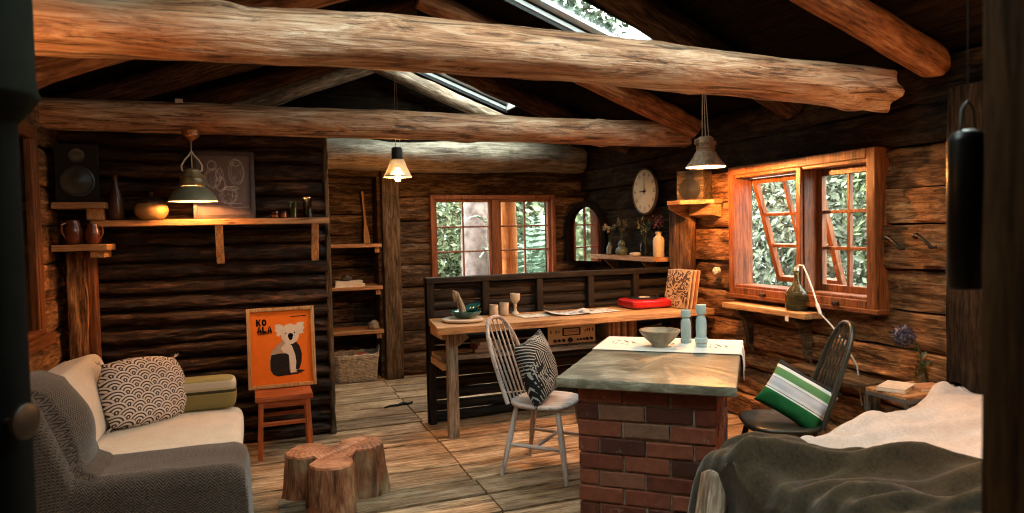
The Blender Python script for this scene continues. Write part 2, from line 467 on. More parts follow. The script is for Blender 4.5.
# floor: wide boards laid across the room, butt joints on two joists
b = MB(); y = YF; i = 0
while y < 7.45:
    w = rnd.uniform(.24, .31)
    js = [XL - .1, -.42 + rnd.uniform(-.02, .02), 1.18 + rnd.uniform(-.015, .015), 2.62 + rnd.uniform(-.02, .02), XR + .2]
    if i % 3 == 1: js.pop(1)
    if i % 4 == 2: js.pop(-2)
    for a, c in zip(js[:-1], js[1:]):
        dz = rnd.uniform(-.004, .002)
        b.bb((a + .004, y + .013, -.04), (c - .004, y + w - .013, dz))
    y += w; i += 1
fl = struct(b.build('floor', wood('plank', 'x'), bevel=.004))
b = MB(); b.bb((XL - .2, YF, -.10), (XR + .3, 7.5, -.045))
struct(b.build('trim_1', wood('roof', 'x')))

# right wall: broad hewn slabs
zs = [0, .20, .40, .575, .765, .985, 1.23, 1.49, 1.70, 1.94, 2.16, 2.40]
HR = [(3.06, 4.385, .98, 1.945)]
b = MB(); bd = MB()
for k in range(len(zs) - 1):
    split = [YF] + ([2.45, 4.98, YB + .1] if k % 2 else [2.40, 5.10, YB + .1])
    for a, c in zip(split[:-1], split[1:]):
        for (p, q, s, t) in cuts(a, c, zs[k], zs[k + 1], HR):
            slab(bd if (zs[k] > 1.9 or p > 4.9) else b, (XR + .02 * (k % 3 - 1), 0, 0), (0, 1, 0), (-1, 0, 0), p, q, s, t, .09, .026, k * 3 + a, .012, dl=.05, nv=13)  # far slabs get dark wood to paint corner shade; top ones are dark timber
struct(b.build('wall_right', wood('slab', 'y'), smooth=50)); struct(bd.build('trim_7', wood('dark_shaded', 'y'), smooth=50))
b = MB()
for (p, q, s, t) in cuts(YF, YB + .3, 0, 2.42, [(3.055, 4.39, .97, 1.95)]): b.bb((XR + .055, p, s), (XR + .115, q, t))
struct(b.build('trim_2', wood('roof', 'y')))

# left wall
HL = [(3.25, 4.75, .95, 2.15)]
zs = [0, .22, .46, .70, .93, 1.13, 1.36, 1.60, 1.84, 2.08, 2.42]
b = MB()
for k in range(len(zs) - 1):
    for (p, q, s, t) in cuts(YF, YB + .1, zs[k], zs[k + 1], HL):
        slab(b, (XL, 0, 0), (0, 1, 0), (1, 0, 0), p, q, s, t, .14, .016, k * 5 + 2, .018)
struct(b.build('wall_left', wood('slab', 'y'), smooth=50))
b = MB()
for (p, q, s, t) in cuts(YF, YB + .3, 0, 2.42, HL): b.bb((XL - .20, p, s), (XL - .06, q, t))
struct(b.build('trim_3', wood('roof', 'y')))

# back wall with window hole and shelf recess
HB = [(1.75, 3.13, .98, 1.88), (.30, 1.20, 0, 2.12)]
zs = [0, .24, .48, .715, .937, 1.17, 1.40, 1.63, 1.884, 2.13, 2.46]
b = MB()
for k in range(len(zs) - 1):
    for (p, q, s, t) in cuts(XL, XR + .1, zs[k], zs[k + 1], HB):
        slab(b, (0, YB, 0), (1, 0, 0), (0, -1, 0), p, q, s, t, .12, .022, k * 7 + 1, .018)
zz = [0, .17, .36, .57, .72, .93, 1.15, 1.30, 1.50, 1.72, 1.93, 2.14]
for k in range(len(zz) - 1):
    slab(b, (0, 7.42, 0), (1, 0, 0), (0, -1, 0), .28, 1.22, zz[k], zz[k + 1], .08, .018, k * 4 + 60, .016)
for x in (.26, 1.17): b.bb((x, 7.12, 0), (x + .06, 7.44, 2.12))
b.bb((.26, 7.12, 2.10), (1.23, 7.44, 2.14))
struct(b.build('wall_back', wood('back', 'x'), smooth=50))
b = MB()
# gable above
for k in range(6):
    z0, z1 = 2.44 + k * .16, 2.60 + k * .16
    x0 = max(XL, RX - (RZ + .1 - z0) / RM); x1 = min(XR, RX + (RZ + .1 - z0) / RM)
    if x1 - x0 > .2: b.bb((x0, YB + .03 + .004 * (k % 2), z0), (x1, YB + .12, z1 - .006))
struct(b.build('trim_6', wood('roof', 'x')))
b = MB()
for (p, q, s, t) in cuts(XL - .2, XR + .2, 0, 3.4, HB): b.bb((p, YB + .11, s), (q, YB + .2, t))
b.bb((.2, 7.5, 0), (1.3, 7.56, 2.2))
struct(b.build('trim_4', wood('roof', 'x')))

# log partition on the left with its dark, charred half-logs
b = MB(); z = 0.; k = 0
while z < 2.24:
    h = rnd.uniform(.098, .128); z1 = min(z + h, 2.26)
    slab(b, (0, 5.27, 0), (1, 0, 0), (0, -1, 0), XL, .49 + rnd.uniform(-.008, .004), z, z1, .16, .022, k * 2.7, .008, roundr=.056, dl=.018, nv=13, zj=.014)
    z = z1; k += 1
b.bb((XL, 5.335, 0), (.485, 5.42, 2.26))
struct(b.build('wall_partition', wood('char', 'x'), smooth=60))
b = MB()
def edgefn(u, v):
    a = u * 2 * PI; z = v * 2.25
    r = .022 + .008 * nz(z * 9, math.cos(a), math.sin(a)) + .006 * nz(z * 24, a)
    return (.492 + r * math.cos(a), 5.30 + 1.6 * r * math.sin(a), z)
b.grid(edgefn, 10, 70, closed_u=True)
struct(b.build('trim_5', wood('oldpost', 'z'), smooth=60))

# front wall behind the camera
b = MB(); HF = []
for k in range(8):
    for (p, q, s, t) in cuts(XL, XR + .1, k * .3, k * .3 + .3, HF):
        slab(b, (0, YF, 0), (1, 0, 0), (0, 1, 0), p, q, s, t, .12, .018, k * 7 + 31, .018, dl=.15)
b.prism([(XL, 2.4), (XR, 2.4), (XR, roofz(XR, .1)), (RX, RZ + .1), (XL, roofz(XL, .1))], .08,
        Matrix(((1, 0, 0, 0), (0, 0, -1, YF), (0, 1, 0, 0), (0, 0, 0, 1))))
struct(b.build('wall_front', wood('back', 'x'), smooth=50))

# ceiling boards on both slopes, open where the skylights are
SKY = [(1.38, 2.60, 4.02, 4.56), (1.38, 2.58, 6.18, 6.98), (1.38, 2.62, 1.25, 2.25)]
SKL = [(-.20, .90, 1.30, 2.20)]
b = MB(); sl = math.sqrt(1 + RM * RM)
for side in (1, -1):
    x = RX
    xe = XR + .25 if side > 0 else XL - .25
    n = 12; w = (xe - RX) / n
    for k in range(n):
        xa, xb = RX + w * k, RX + w * (k + 1)
        lo, hi = min(xa, xb), max(xa, xb)
        for (p, q, s, t) in (cuts(YF - .1, YB + .3, lo, hi, [(c, d, a, e) for a, e, c, d in SKY]) if side > 0 else cuts(YF - .1, YB + .3, lo, hi, [(c, d, a, e) for a, e, c, d in SKL])):
            xm = (s + t) / 2; zm = roofz(xm, .125 + .004 * (k % 2))
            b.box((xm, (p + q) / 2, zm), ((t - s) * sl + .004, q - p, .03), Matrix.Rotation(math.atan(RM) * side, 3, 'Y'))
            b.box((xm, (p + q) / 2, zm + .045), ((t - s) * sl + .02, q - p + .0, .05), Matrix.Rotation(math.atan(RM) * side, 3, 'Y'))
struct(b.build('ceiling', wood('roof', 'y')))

# skylights
alu = plain('white_metal_frame', (.62, .66, .66), .35, .5, .0, .05)
blk = plain('black_rubber', (.012, .012, .013), .5, .3)
WN = [4]
for (xa, xb, ya, yb) in SKY + SKL:
    r = struct(bpy.data.objects.new('window_%d' % WN[0], None)); COL.objects.link(r); WN[0] += 1
    r.location = ((xa + xb) / 2, (ya + yb) / 2, roofz((xa + xb) / 2, .11))
    def P(x, y, h): return Vector((x, y, roofz(x, .11) + h))
    f = MB(); s = MB()
    for yy, d in ((ya, 1), (yb, -1)):
        f.beam(P(xa, yy + d * .012, .035), P(xb, yy + d * .012, .035), .024, .030)
        s.beam(P(xa, yy + d * .008, .06), P(xb, yy + d * .008, .06), .016, .022)
        f.beam(P(xa, yy + d * .05, .088), P(xb, yy + d * .05, .088), .10, .026)
        s.beam(P(xa, yy + d * .006, .005), P(xb, yy + d * .006, .005), .014, .030)
    for xx in (xa, xb): f.beam(P(xx, ya, .06), P(xx, yb, .06), .04, .09)
    f.build('window_frame', alu, r, world=True, bevel=.003); s.build('window_seal', blk, r, world=True)
    g = MB(); g.beam(P(xa, (ya + yb) / 2, .105), P(xb, (ya + yb) / 2, .105), yb - ya, .006)
    g.build('window_pane', glass('skylight_glass', (.84, .92, .91)), r, world=True)

# ---------------------------------------------------------------- windows
sashw = lambda a: wood('sash', a)
def bars(b, O, U, w, h, st, d, cols, rows, mw):
    """sash: outer stiles and rails plus glazing bars, in the plane O + U*x + Z*z"""
    O, U, Zv = Vector(O), Vector(U), Vector((0, 0, 1))
    return O, U
def sash(b, M, w, h, st=.042, d=.035, cols=2, rows=3, mw=.018):
    def bx(x0, x1, z0, z1, dd):
        b.box(M @ Vector(((x0 + x1) / 2, 0, (z0 + z1) / 2)), (x1 - x0, dd, z1 - z0), M.to_3x3())
    bx(0, st, 0, h, d); bx(w - st, w, 0, h, d); bx(st, w - st, 0, st, d); bx(st, w - st, h - st, h, d)
    for c in range(1, cols): x = st + (w - 2 * st) * c / cols; bx(x - mw / 2, x + mw / 2, st, h - st, d * .8)
    for r_ in range(1, rows): z = st + (h - 2 * st) * r_ / rows; bx(st, w - st, z - mw / 2, z + mw / 2, d * .75)
def pane(M, w, h, st, parent, name='window_pane'):
    g = MB(); g.box(M @ Vector((w / 2, 0, h / 2)), (w - 2 * st + .01, .004, h - 2 * st + .01), M.to_3x3())
    return g.build(name, glass(), parent, world=True)

# window_1: back wall
w1 = struct(bpy.data.objects.new('window_1', None)); COL.objects.link(w1); w1.location = (2.44, YB, 1.0)
b = MB(); x0, x1, z0, z1 = 1.72, 3.155, .98, 1.90
b.bb((x0, 7.045, z0), (x0 + .045, 7.22, z1)); b.bb((x1 - .045, 7.045, z0), (x1, 7.22, z1))
b.bb((x0 + .045, 7.047, z1 - .045), (x1 - .045, 7.22, z1)); b.bb((x0 - .02, 7.02, z0 - .035), (x1 + .02, 7.225, z0 - .001)); b.bb((x0 + .045, 7.048, z0), (x1 - .045, 7.22, z0 + .02))
b.bb((2.405, 7.055, z0 + .02), (2.49, 7.21, z1 - .045))
b.build('window_frame', sashw('z'), w1, world=True, bevel=.005)
for xa in (1.765, 2.49):
    M = Matrix.Translation((xa, 7.11, 1.0)); b = MB(); sash(b, M, .64 if xa < 2 else .62, .855, .03, .035, 2, 3, .018)
    so = b.build('window_sash', sashw('z'), w1, world=True, bevel=.003)
    g = pane(M, .64, .855, .03, w1)

# window_2: right wall, left light propped open outwards, right light shut
w2 = struct(bpy.data.objects.new('window_2', None)); COL.objects.link(w2); w2.location = (3.50, 3.68, 1.0)
b = MB(); y0, y1, z0, z1 = 3.05, 4.395, .965, 1.955
for a, c, p, q in ((y0, y0 + .062, z0, z1), (y1 - .062, y1, z0, z1), (y0 + .062, y1 - .062, z1 - .062, z1), (y0 + .062, y1 - .062, z0, z0 + .07)):
    b.bb((3.435, a, p), (3.52, c, q))
for a, c, p, q in ((y0 + .003, y0 + .068, z0 + .01, z1 - .003), (y1 - .063, y1 - .003, z0 + .01, z1 - .003), (y0 + .068, y1 - .063, z1 - .085, z1 - .003), (y0 + .068, y1 - .063, z0 + .003, z0 + .09)):
    b.bb((3.452, a, p), (3.615, c, q))
b.bb((3.462, 3.635, z0 + .09), (3.615, 3.70, z1 - .085)); b.bb((3.44, 3.645, z0 + .072), (3.50, 3.69, z1 - .064))
b.build('window_frame', wood('redwood', 'z'), w2, world=True, bevel=.006)
b = MB(); b.bb((3.425, y0 - .03, .955), (3.53, y1 + .03, .985)); b.build('window_sill', wood('redwood', 'y'), w2, world=True, bevel=.005)
Mf = Matrix.Translation((3.59, 3.635, 1.055)) @ Matrix.Rotation(-PI / 2, 4, 'Z')
b = MB(); sash(b, Mf, .517, .815, .045, .04, 2, 3, .022); b.build('window_sash', wood('redwood', 'z'), w2, world=True, bevel=.003); pane(Mf, .517, .815, .045, w2)
Mo = Matrix.Translation((3.625, 4.335, 1.87)) @ Matrix.Rotation(-R(17), 4, 'Y') @ Matrix.Rotation(-PI / 2, 4, 'Z') @ Matrix.Translation((0, 0, -.84))
b = MB(); sash(b, Mo, .65, .84, .042, .04, 2, 3, .024); b.build('window_sash', wood('redwood', 'z'), w2, world=True, bevel=.003); pane(Mo, .65, .84, .042, w2)
b = MB()
for y_ in (3.33, 4.0): b.lathe([(.004, 0), (.016, .006), (.012, .02), (.019, .034), (.012, .046), (0, .048)], (3.44, y_, 1.0), 12, Matrix.Rotation(-PI / 2, 3, 'Y'))
b.build('window_knob', plain('dark_knob', (.03, .012, .008), .35), w2, world=True, smooth=50)

# window_3: left wall, dark boards added behind the glass where only dim forest lies outside
w3 = struct(bpy.data.objects.new('window_3', None)); COL.objects.link(w3); w3.location = (XL, 4.0, 1.0)
b = MB(); y0, y1, z0, z1 = 3.2, 4.80, .95, 2.18
for a, c, p, q in ((y0, y0 + .08, z0, z1), (y1 - .07, y1, z0, z1), (y0 + .08, y1 - .07, z1 - .08, z1)): b.bb((XL - .1, a, p), (XL + .018, c, q))
b.bb((XL - .1, y1 - .10, z0), (XL + .010, y1 - .07, z1)); b.bb((XL - .1, 3.93, z0), (XL + .0, 3.99, z1))
b.build('window_frame', wood('redwood', 'z'), w3, world=True, bevel=.005)
b = MB(); b.bb((XL - .1, y0 - .05, .885), (XL + .05, y1 + .06, .955)); b.bb((XL - .1, y0, .955), (XL + .02, y1, .985))
b.build('window_sill', wood('redwood', 'y'), w3, world=True, bevel=.006)
b = MB(); b.bb((XL - .004, y0 + .05, z0 + .02), (XL + .001, y1 - .08, z1 - .05)); b.build('window_pane', glass(), w3, world=True)
b = MB()
for k in range(9): b.bb((XL - .06, y0 + .02 + k * .165, .97), (XL - .03, y0 + .18 + k * .165, 2.13))
b.build('window_dark_backing', wood('roof', 'z'), w3, world=True)

# =================================================================== BEAMS, RAFTERS, POSTS
L = logwood()
def sag(t): return (0, .03 * math.sin(PI * t))
put_log('ceiling_beam', (XL - .05, 2.82, 2.235), (3.25, 2.82, 2.222), .112, 3.3, L, 'big peeled log tie beam crossing the whole room overhead, frayed right end', 'beam', n=30, m=120, lump=.11, sag=lambda t: (0, .055 * math.sin(PI * t)), taper=.97, flute=.09, ends=0)
put_log('ceiling_beam', (XL - .05, 5.05, 2.300), (3.56, 5.05, 2.298), .103, 8.1, L, 'thinner peeled log tie beam just in front of the black log partition', 'beam', n=26, m=110, lump=.10, sag=lambda t: (0, .006 * math.sin(PI * t)), ends=0)
put_log('wall_plate_log', (XL, 7.0, 2.30), (3.46, 7.0, 2.30), .155, 12.7, wood('grey', 'x'), 'thick grey weathered log lying along the top of the back window wall', 'log', n=24, m=90, lump=.16, ends=0)
dk, rf, pl, rr_d = wood('roof', 'x'), wood('rafter', 'x'), wood('paleraft', 'x'), wood('redlit_raft', 'x')  # redder and paler copies paint lamp and skylight light into the lit rafters
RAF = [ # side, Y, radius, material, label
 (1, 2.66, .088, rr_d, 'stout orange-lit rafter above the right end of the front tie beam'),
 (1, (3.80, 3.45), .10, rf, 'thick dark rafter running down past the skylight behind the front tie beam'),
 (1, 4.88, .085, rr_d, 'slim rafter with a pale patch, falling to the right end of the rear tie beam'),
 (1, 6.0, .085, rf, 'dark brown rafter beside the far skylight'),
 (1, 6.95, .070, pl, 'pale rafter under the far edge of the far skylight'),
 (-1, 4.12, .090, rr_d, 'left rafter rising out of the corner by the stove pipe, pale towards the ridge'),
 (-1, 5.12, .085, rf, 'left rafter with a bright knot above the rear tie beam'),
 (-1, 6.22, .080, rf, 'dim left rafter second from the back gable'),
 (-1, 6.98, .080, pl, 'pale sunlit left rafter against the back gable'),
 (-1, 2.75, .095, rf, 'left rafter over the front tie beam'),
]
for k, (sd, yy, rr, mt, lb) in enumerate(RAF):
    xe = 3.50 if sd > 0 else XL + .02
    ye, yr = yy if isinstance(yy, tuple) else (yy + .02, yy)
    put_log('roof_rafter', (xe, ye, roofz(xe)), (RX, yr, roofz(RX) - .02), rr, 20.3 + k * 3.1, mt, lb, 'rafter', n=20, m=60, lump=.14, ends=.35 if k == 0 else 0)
b = MB(); b.box((0, 0, .012), (.045, .03, .025)); tag(b.build('paper_tag', plain('tan_card', (.42, .34, .27), .8), loc=(-.45, 4.97, 2.388), bevel=.002), 'small tan block lying on top of the rear tie beam near the brass ceiling lamp', 'block')

def post(name, x0, x1, y0, y1, z1, mat, label, seed, amp=.012):
    b = MB(); n = 40; c = []
    cx, cy = (x0 + x1) / 2, (y0 + y1) / 2; hx, hy = (x1 - x0) / 2, (y1 - y0) / 2
    def fn(u, v):
        a = u * 2 * PI; z = v * z1
        k = 1 / max(abs(math.cos(a)), abs(math.sin(a))); k = min(k, 1.32)
        r = 1 + amp * 6 * fz(z * 3, math.cos(a) * 2 + seed, math.sin(a) * 2, 3)
        return (math.cos(a) * k * hx * r, math.sin(a) * k * hy * r, z)
    b.grid(fn, 32, n, closed_u=True)
    for z in (0, z1):
        ring = [fn(i / 32, z / z1) for i in range(32)]; b.add(ring, [tuple(range(32))])
    return tag(b.build(name, mat, loc=(cx, cy, 0), smooth=45, weld=True), label, 'post')
post('timber_post', 1.205, 1.385, 7.0, 7.12, 2.16, wood('oldpost', 'z'), 'rough upright timber post between the recessed shelves and the back window', 1)
post('timber_post', -1.165, -1.05, 5.11, 5.23, 1.43, wood('slab', 'z'), 'split log post under the jug shelf in the left corner', 4, .03)
post('timber_post', -1.055, -1.0, 5.14, 5.23, 1.43, wood('redwood', 'z'), 'narrow sawn post joined to the right side of the split corner post', 5, .008)
post('timber_post', 3.42, 3.50, 4.90, 5.20, 1.67, wood('slab', 'z'), 'wide slab post under the small corner speaker shelf', 7, .02)
post('timber_post', 3.42, 3.50, 2.32, 2.60, 2.2, wood('dark_shaded', 'z'), 'dark wide post at the end of the right wall beyond the hooks', 9, .01)
post('door_jamb_post', .985, 1.16, .53, .70, 2.45, wood('doorpost', 'z'), 'blurred brown door post close to the camera at the right edge', 11, .004)

# =================================================================== FURNITURE
# ---------- sofa
cream = fabric('cream_cloth', (.50, .42, .33), (.66, .58, .48), 300)
sofa = thing('sofa', 'low cream sofa along the left wall, half under a brown throw', 'sofa', (-.65, 4.05, 0))
b = MB(); b.bb((-1.16, 3.40, .05), (-.15, 4.74, .27)); b.build('base', cream, sofa, world=True, bevel=.02)
for x in (-1.08, -.24):
    for y in (3.5, 4.64): b = MB(); b.bb((x - .03, y - .03, 0), (x + .03, y + .03, .05)); b.build('foot', wood('redwood', 'z'), sofa, world=True)
def cushion(w, d, h, puff=.02, p=5., n=28, nz_=.004, seed=0):
    """box cushion centred on the origin, soft edges"""
    b = MB()
    def fn(u, v):
        a = u * 2 * PI; t = -PI / 2 + v * PI
        def sp(c, e): return math.copysign(abs(c) ** e, c)
        x = w / 2 * sp(math.cos(t), .22) * sp(math.cos(a), .22); y = d / 2 * sp(math.cos(t), .22) * sp(math.sin(a), .22)
        z = h / 2 * sp(math.sin(t), .45)
        q = max(0, 1 - (2 * x / w) ** 2) * max(0, 1 - (2 * y / d) ** 2)
        z += math.copysign(puff * q, z) + nz_ * nz(x * 6 + seed, y * 6, seed)
        return (x, y, z)
    b.grid(fn, 64, 26, closed_u=True); return b
q = cushion(.80, 1.33, .18, .012); q.v = [(x - .515, y + 4.055, z + .355) for x, y, z in q.v]
sc_ = q.build('seat_cushion', cream, sofa, world=True, smooth=60)
def piping(pts, parent, name='piping', r=.006):
    b = MB(); b.tube(pts, r, 6); return b.build(name, cream, parent, world=True, smooth=60)
piping([(-.135, 3.44, .437), (-.132, 4.05, .441), (-.135, 4.68, .437)], sc_)
piping([(-.88, 4.70, .437), (-.5, 4.706, .445), (-.15, 4.70, .437)], sc_)
def leanbox(y0, y1, h, dep, lean, x, z, puff=.02):
    q = cushion(dep, y1 - y0, h, 0); M = Matrix.Translation((x, (y0 + y1) / 2, z)) @ Matrix.Rotation(lean, 4, 'Y') @ Matrix.Translation((0, 0, h / 2))
    q.v = [tuple(M @ Vector((px + puff * math.copysign(max(0, (1 - (2 * pz / h) ** 2)) * max(0, 1 - (2 * py / (y1 - y0)) ** 2), px), py, pz))) for px, py, pz in q.v]
    return q
bk = leanbox(3.42, 4.71, .42, .21, -R(14), -.90, .42).build('back_cushion', cream, sofa, world=True, smooth=60)
piping([(-.895, 3.5, .822), (-.895, 4.1, .824), (-.895, 4.66, .822)], bk)

# olive striped bolster at the far end
def bolster_mat():
    M = Mat('cream_olive_stripe', .88, .12); x, y, z = M.xyz()
    c = M.ramp((z + .10) / .20, [(0, (.24, .20, .075)), (.50, (.27, .23, .085)), (.54, (.045, .04, .02)), (.60, (.06, .055, .03)), (.63, (.42, .36, .24)), (.70, (.55, .48, .36)), (.90, (.30, .27, .12)), (1, (.34, .30, .14))])
    c.node.color_ramp.interpolation = 'CONSTANT'; M.color(c); return M.m
q = cushion(.40, .19, .185, .004, seed=3)
o = tag(q.build('bolster', bolster_mat(), loc=(-.355, 4.60, .545), smooth=60), 'cream block cushion with olive stripes at the far end of the sofa', 'cushion')

def pillow(w, h, t, n=30, seed=0, crease=.0, round_=0.):
    """knife-edge pillow in the local xy plane"""
    b = MB()
    def pt(u, v, s):
        x, y = 2 * u - 1, 2 * v - 1
        e = max(0, (1 - abs(x) ** 3.2)) * max(0, (1 - abs(y) ** 3.2))
        pin = 1 - .09 * (1 - abs(y) ** 2) * abs(x) ** 4 ; piy = 1 - .09 * (1 - abs(x) ** 2) * abs(y) ** 4
        z = s * t / 2 * e ** .55 * (1 + .12 * nz(x * 2 + seed, y * 2, s)) + crease * nz(x * 3 + seed, y * 3, 4) * e
        if round_:
            k = (abs(x) ** 8 + abs(y) ** 8) ** (1 / 8.) / max(1e-6, (abs(x) ** (round_ * 1.6) + abs(y) ** (round_ * 1.6)) ** (1 / (round_ * 1.6))); pin *= k; piy *= k
        return (x * w / 2 * pin, y * h / 2 * piy, z)
    b.grid(lambda u, v: pt(u, v, 1), n, n); b.grid(lambda u, v: pt(u, v, -1), n, n); return b
def place(o, loc, M3):
    o.location = loc; o.rotation_euler = M3.to_euler('XYZ'); return o
def frame3(xdir, ydir):
    x = Vector(xdir).normalized(); y = Vector(ydir); y = (y - x * x.dot(y)).normalized(); return Matrix((x, y, x.cross(y))).transposed()
sp = thing('throw_pillow', 'cream pillow printed with dark fish-scale arcs leaning on the sofa back', 'pillow', (0, 0, 0))
pillow(.58, .44, .20, 34, 1, .012, 1.55).build('cover', scale_pattern(), sp, smooth=80, weld=True)
tm_ = fabric('tassel', (.35, .30, .26), (.55, .48, .42))
for sx, sy in ((-1, -1), (1, -1), (-1, 1), (1, 1)):
    t = MB()
    for k in range(6):
        a = k * 1.05; e = Vector((sx * .234, sy * .176, 0)); t.tube([e, e + Vector((sx * .022 + .008 * math.cos(a), sy * .018 + .008 * math.sin(a), .012 * math.sin(a * 2)))], [.003, .0015], 5)
    t.build('tassel', tm_, sp)
place(sp, (-.640, 4.42, .625), frame3((.50, .50, -.06), (-.22, .18, .95)))

# ---------- brown throw over the near half of the sofa
hb = herringbone()
def blanket():
    # profile across the sofa (x, z) from the wall side, over the back cushion, across the seat and down the front
    prof = [(-1.13, .80), (-1.07, .87), (-.98, .885), (-.90, .845), (-.85, .72), (-.80, .58), (-.765, .485), (-.70, .462), (-.55, .466), (-.40, .468), (-.25, .466), (-.14, .462), (-.095, .435), (-.080, .36), (-.075, .26), (-.07, .15), (-.068, .05)]
    P = [Vector((x, 0, z)) for x, z in prof]
    seg = [0]
    for a, c in zip(P[:-1], P[1:]): seg.append(seg[-1] + (c - a).length)
    T = seg[-1]
    def at(s):
        d = s * T
        for k in range(len(P) - 1):
            if d <= seg[k + 1] or k == len(P) - 2:
                f = (d - seg[k]) / (seg[k + 1] - seg[k]); return P[k].lerp(P[k + 1], f)
    b = MB()
    def fn(u, v):
        p = at(u); far = 3.80 - .10 * u + .05 * math.sin(u * 9) - .10 * max(0, u - .5)
        if u < .35: far = 3.80 - .10 * (u / .35)
        L1, L2 = far - 3.37, .62
        d = v * (L1 + L2)
        if d < L1:
            y = far - d; z = p.z; x = p.x
            bul = math.exp(-((y - 3.55) / .20) ** 2)
            if u < .42:
                k = math.exp(-((u - .25) / .12) ** 2); x += .10 * bul * k; z += .02 * bul
            fold = .010 * math.sin((u * 7 + y * 9)) * (1 - abs(2 * v - 1)) + .007 * nz(p.x * 7, y * 7, p.z * 5)
            x += fold * .5; z += fold * (.9 if p.z < .6 else .5)
        else:
            e = d - L1; rr = .07
            dr = e - rr * .57 if e > rr * PI / 2 else rr * (1 - math.cos(e / rr))
            y = 3.37 - (rr * math.sin(min(e / rr, PI / 2))) - .012 * math.sin(p.x * 21) * min(1, e / .3) - .02 * min(1, e / .4)
            zt = p.z if u < .45 else min(p.z, .468)
            z = min(p.z, zt - dr); x = p.x
            if p.x > -.11: x = p.x - .03 * min(1, e / .15) * (1 - (p.z / .45))
            z = max(z, .015)
        return (x, y, z)
    b.grid(fn, 90, 80); return b
bl_ = blanket().build('throw_blanket', hb, loc=(-.6, 3.5, .0), world=True, smooth=80, solid=.012); grid_uv(bl_, 90, 80, 1.75, 1.05)
tag(bl_, 'brown herringbone wool throw spread over the near end of the sofa', 'blanket')

# ---------- red stool and koala poster
rw = lambda a: wood('orange' if a == 'o' else 'stool', a)
WOODS['stool'] = ((.13, .026, .008), (.36, .085, .024), (.50, .15, .045), 13, .4, .12, .15, .2, .4)
st = thing('wooden_stool', 'red-brown wooden stool against the black logs holding the koala poster', 'stool', (.135, 5.0, 0))
b = MB()
def seatfn(u, v):
    x, y = u - .5, v - .5; return (x * .37, y * .33, .425 - .010 * math.exp(-(x * x + y * y) * 9) )
b.grid(seatfn, 14, 14); b.grid(lambda u, v: ((u - .5) * .37, (v - .5) * .33, .395), 2, 2)
b2 = MB(); b2.v, b2.f, b2.mi = b.v, b.f, b.mi
b = MB(); b.box((0, 0, .407), (.375, .335, .03)); b.add(b2.v[:196], b2.f[:169])
b.build('seat', wood('stool', 'x'), st, bevel=.006)
for sx in (-1, 1):
    for sy in (-1, 1):
        b = MB(); b.beam((sx * .150, sy * .130, .395), (sx * .165, sy * .145, 0), .034, .034, up=(0, 1, 0)); b.build('leg', wood('stool', 'z'), st, bevel=.004)
for sy, z in ((-1, .235), (1, .235), (-1, .37), (1, .37)):
    b = MB(); b.box((0, sy * .138, z), (.29, .018, .028 if z < .3 else .05)); b.build('stretcher' if z < .3 else 'apron', wood('stool', 'x'), st, bevel=.003)
for sx, z in ((-1, .18), (1, .18), (-1, .37), (1, .37)):
    b = MB(); b.box((sx * .158, 0, z), (.018, .25, .028 if z < .3 else .05)); b.build('stretcher' if z < .3 else 'apron', wood('stool', 'y'), st, bevel=.003)

pw, ph = .462, .570
po = thing('framed_poster', 'orange KOALA poster in a light wood frame standing on the red stool', 'poster', (.137, 5.105, .426))
b = MB(); fw = .026
for x0, x1, z0, z1 in ((-pw / 2, -pw / 2 + fw, 0, ph), (pw / 2 - fw, pw / 2, 0, ph), (-pw / 2 + fw, pw / 2 - fw, 0, fw), (-pw / 2 + fw, pw / 2 - fw, ph - fw, ph)):
    b.bb((x0, -.012, z0), (x1, .012, z1))
b.build('frame', wood('frame', 'z'), po, bevel=.004)
b = MB(); b.bb((-pw / 2 + fw, .004, fw), (pw / 2 - fw, .010, ph - fw), 0)
LAY = [0]
MT = Matrix(((1, 0, 0, 0), (0, 0, -1, 0), (0, 1, 0, 0), (0, 0, 0, 1)))
def flat(poly, mat, W=pw, H=ph):
    LAY[0] += 1; y = .0035 - LAY[0] * .0001
    b.add([(px, y, pz) for px, pz in poly], [tuple(range(len(poly)))], mat)
def E2(px, py):    # poster picture: zoomed-photo units (inside the 400 x 465 frame) to frame metres
    return ((px - 227) / 385 * pw, (480 - py) / 450 * ph)
def ell(cx, cy, rx, ry, a0=0, a1=360, n=28): return [E2(cx + rx * math.cos(R(a0 + (a1 - a0) * i / n)), cy - ry * math.sin(R(a0 + (a1 - a0) * i / n))) for i in range(n + (0 if a1 - a0 == 360 else 1))]
def PG(*p): return [E2(*q) for q in p]
flat(PG((250, 240), (285, 232), (312, 232), (330, 255), (341, 300), (338, 345), (325, 380), (312, 398), (292, 400), (300, 350), (292, 300), (272, 262)), 4)  # dark far arm
flat(PG((236, 218), (200, 245), (176, 270), (160, 300), (157, 345), (160, 385), (178, 408), (205, 418), (262, 415), (300, 408), (300, 330), (290, 290), (270, 250)), 2)   # body
flat(PG((256, 225), (285, 250), (302, 300), (307, 345), (302, 385), (322, 392), (325, 400), (275, 402), (268, 320), (262, 300), (240, 290), (222, 262)), 3)   # pale belly and leg
flat(PG((168, 296), (215, 290), (250, 291), (266, 302), (268, 330), (267, 380), (270, 402), (320, 404), (322, 412), (200, 418), (175, 406), (160, 380), (160, 330)), 4)   # dark flank
flat(PG((300, 395), (318, 388), (345, 391), (357, 396), (340, 400), (348, 405), (330, 402), (338, 411), (318, 404)), 4)   # claws
flat(PG((192, 130), (214, 124), (236, 132), (246, 150), (232, 180), (214, 195), (200, 190), (203, 172), (190, 160), (196, 148)), 3)        # ear
flat(PG((362, 120), (340, 119), (318, 124), (303, 140), (315, 175), (335, 187), (357, 182), (352, 168), (362, 152), (354, 140)), 3)
flat(ell(277, 184, 52, 58), 3)
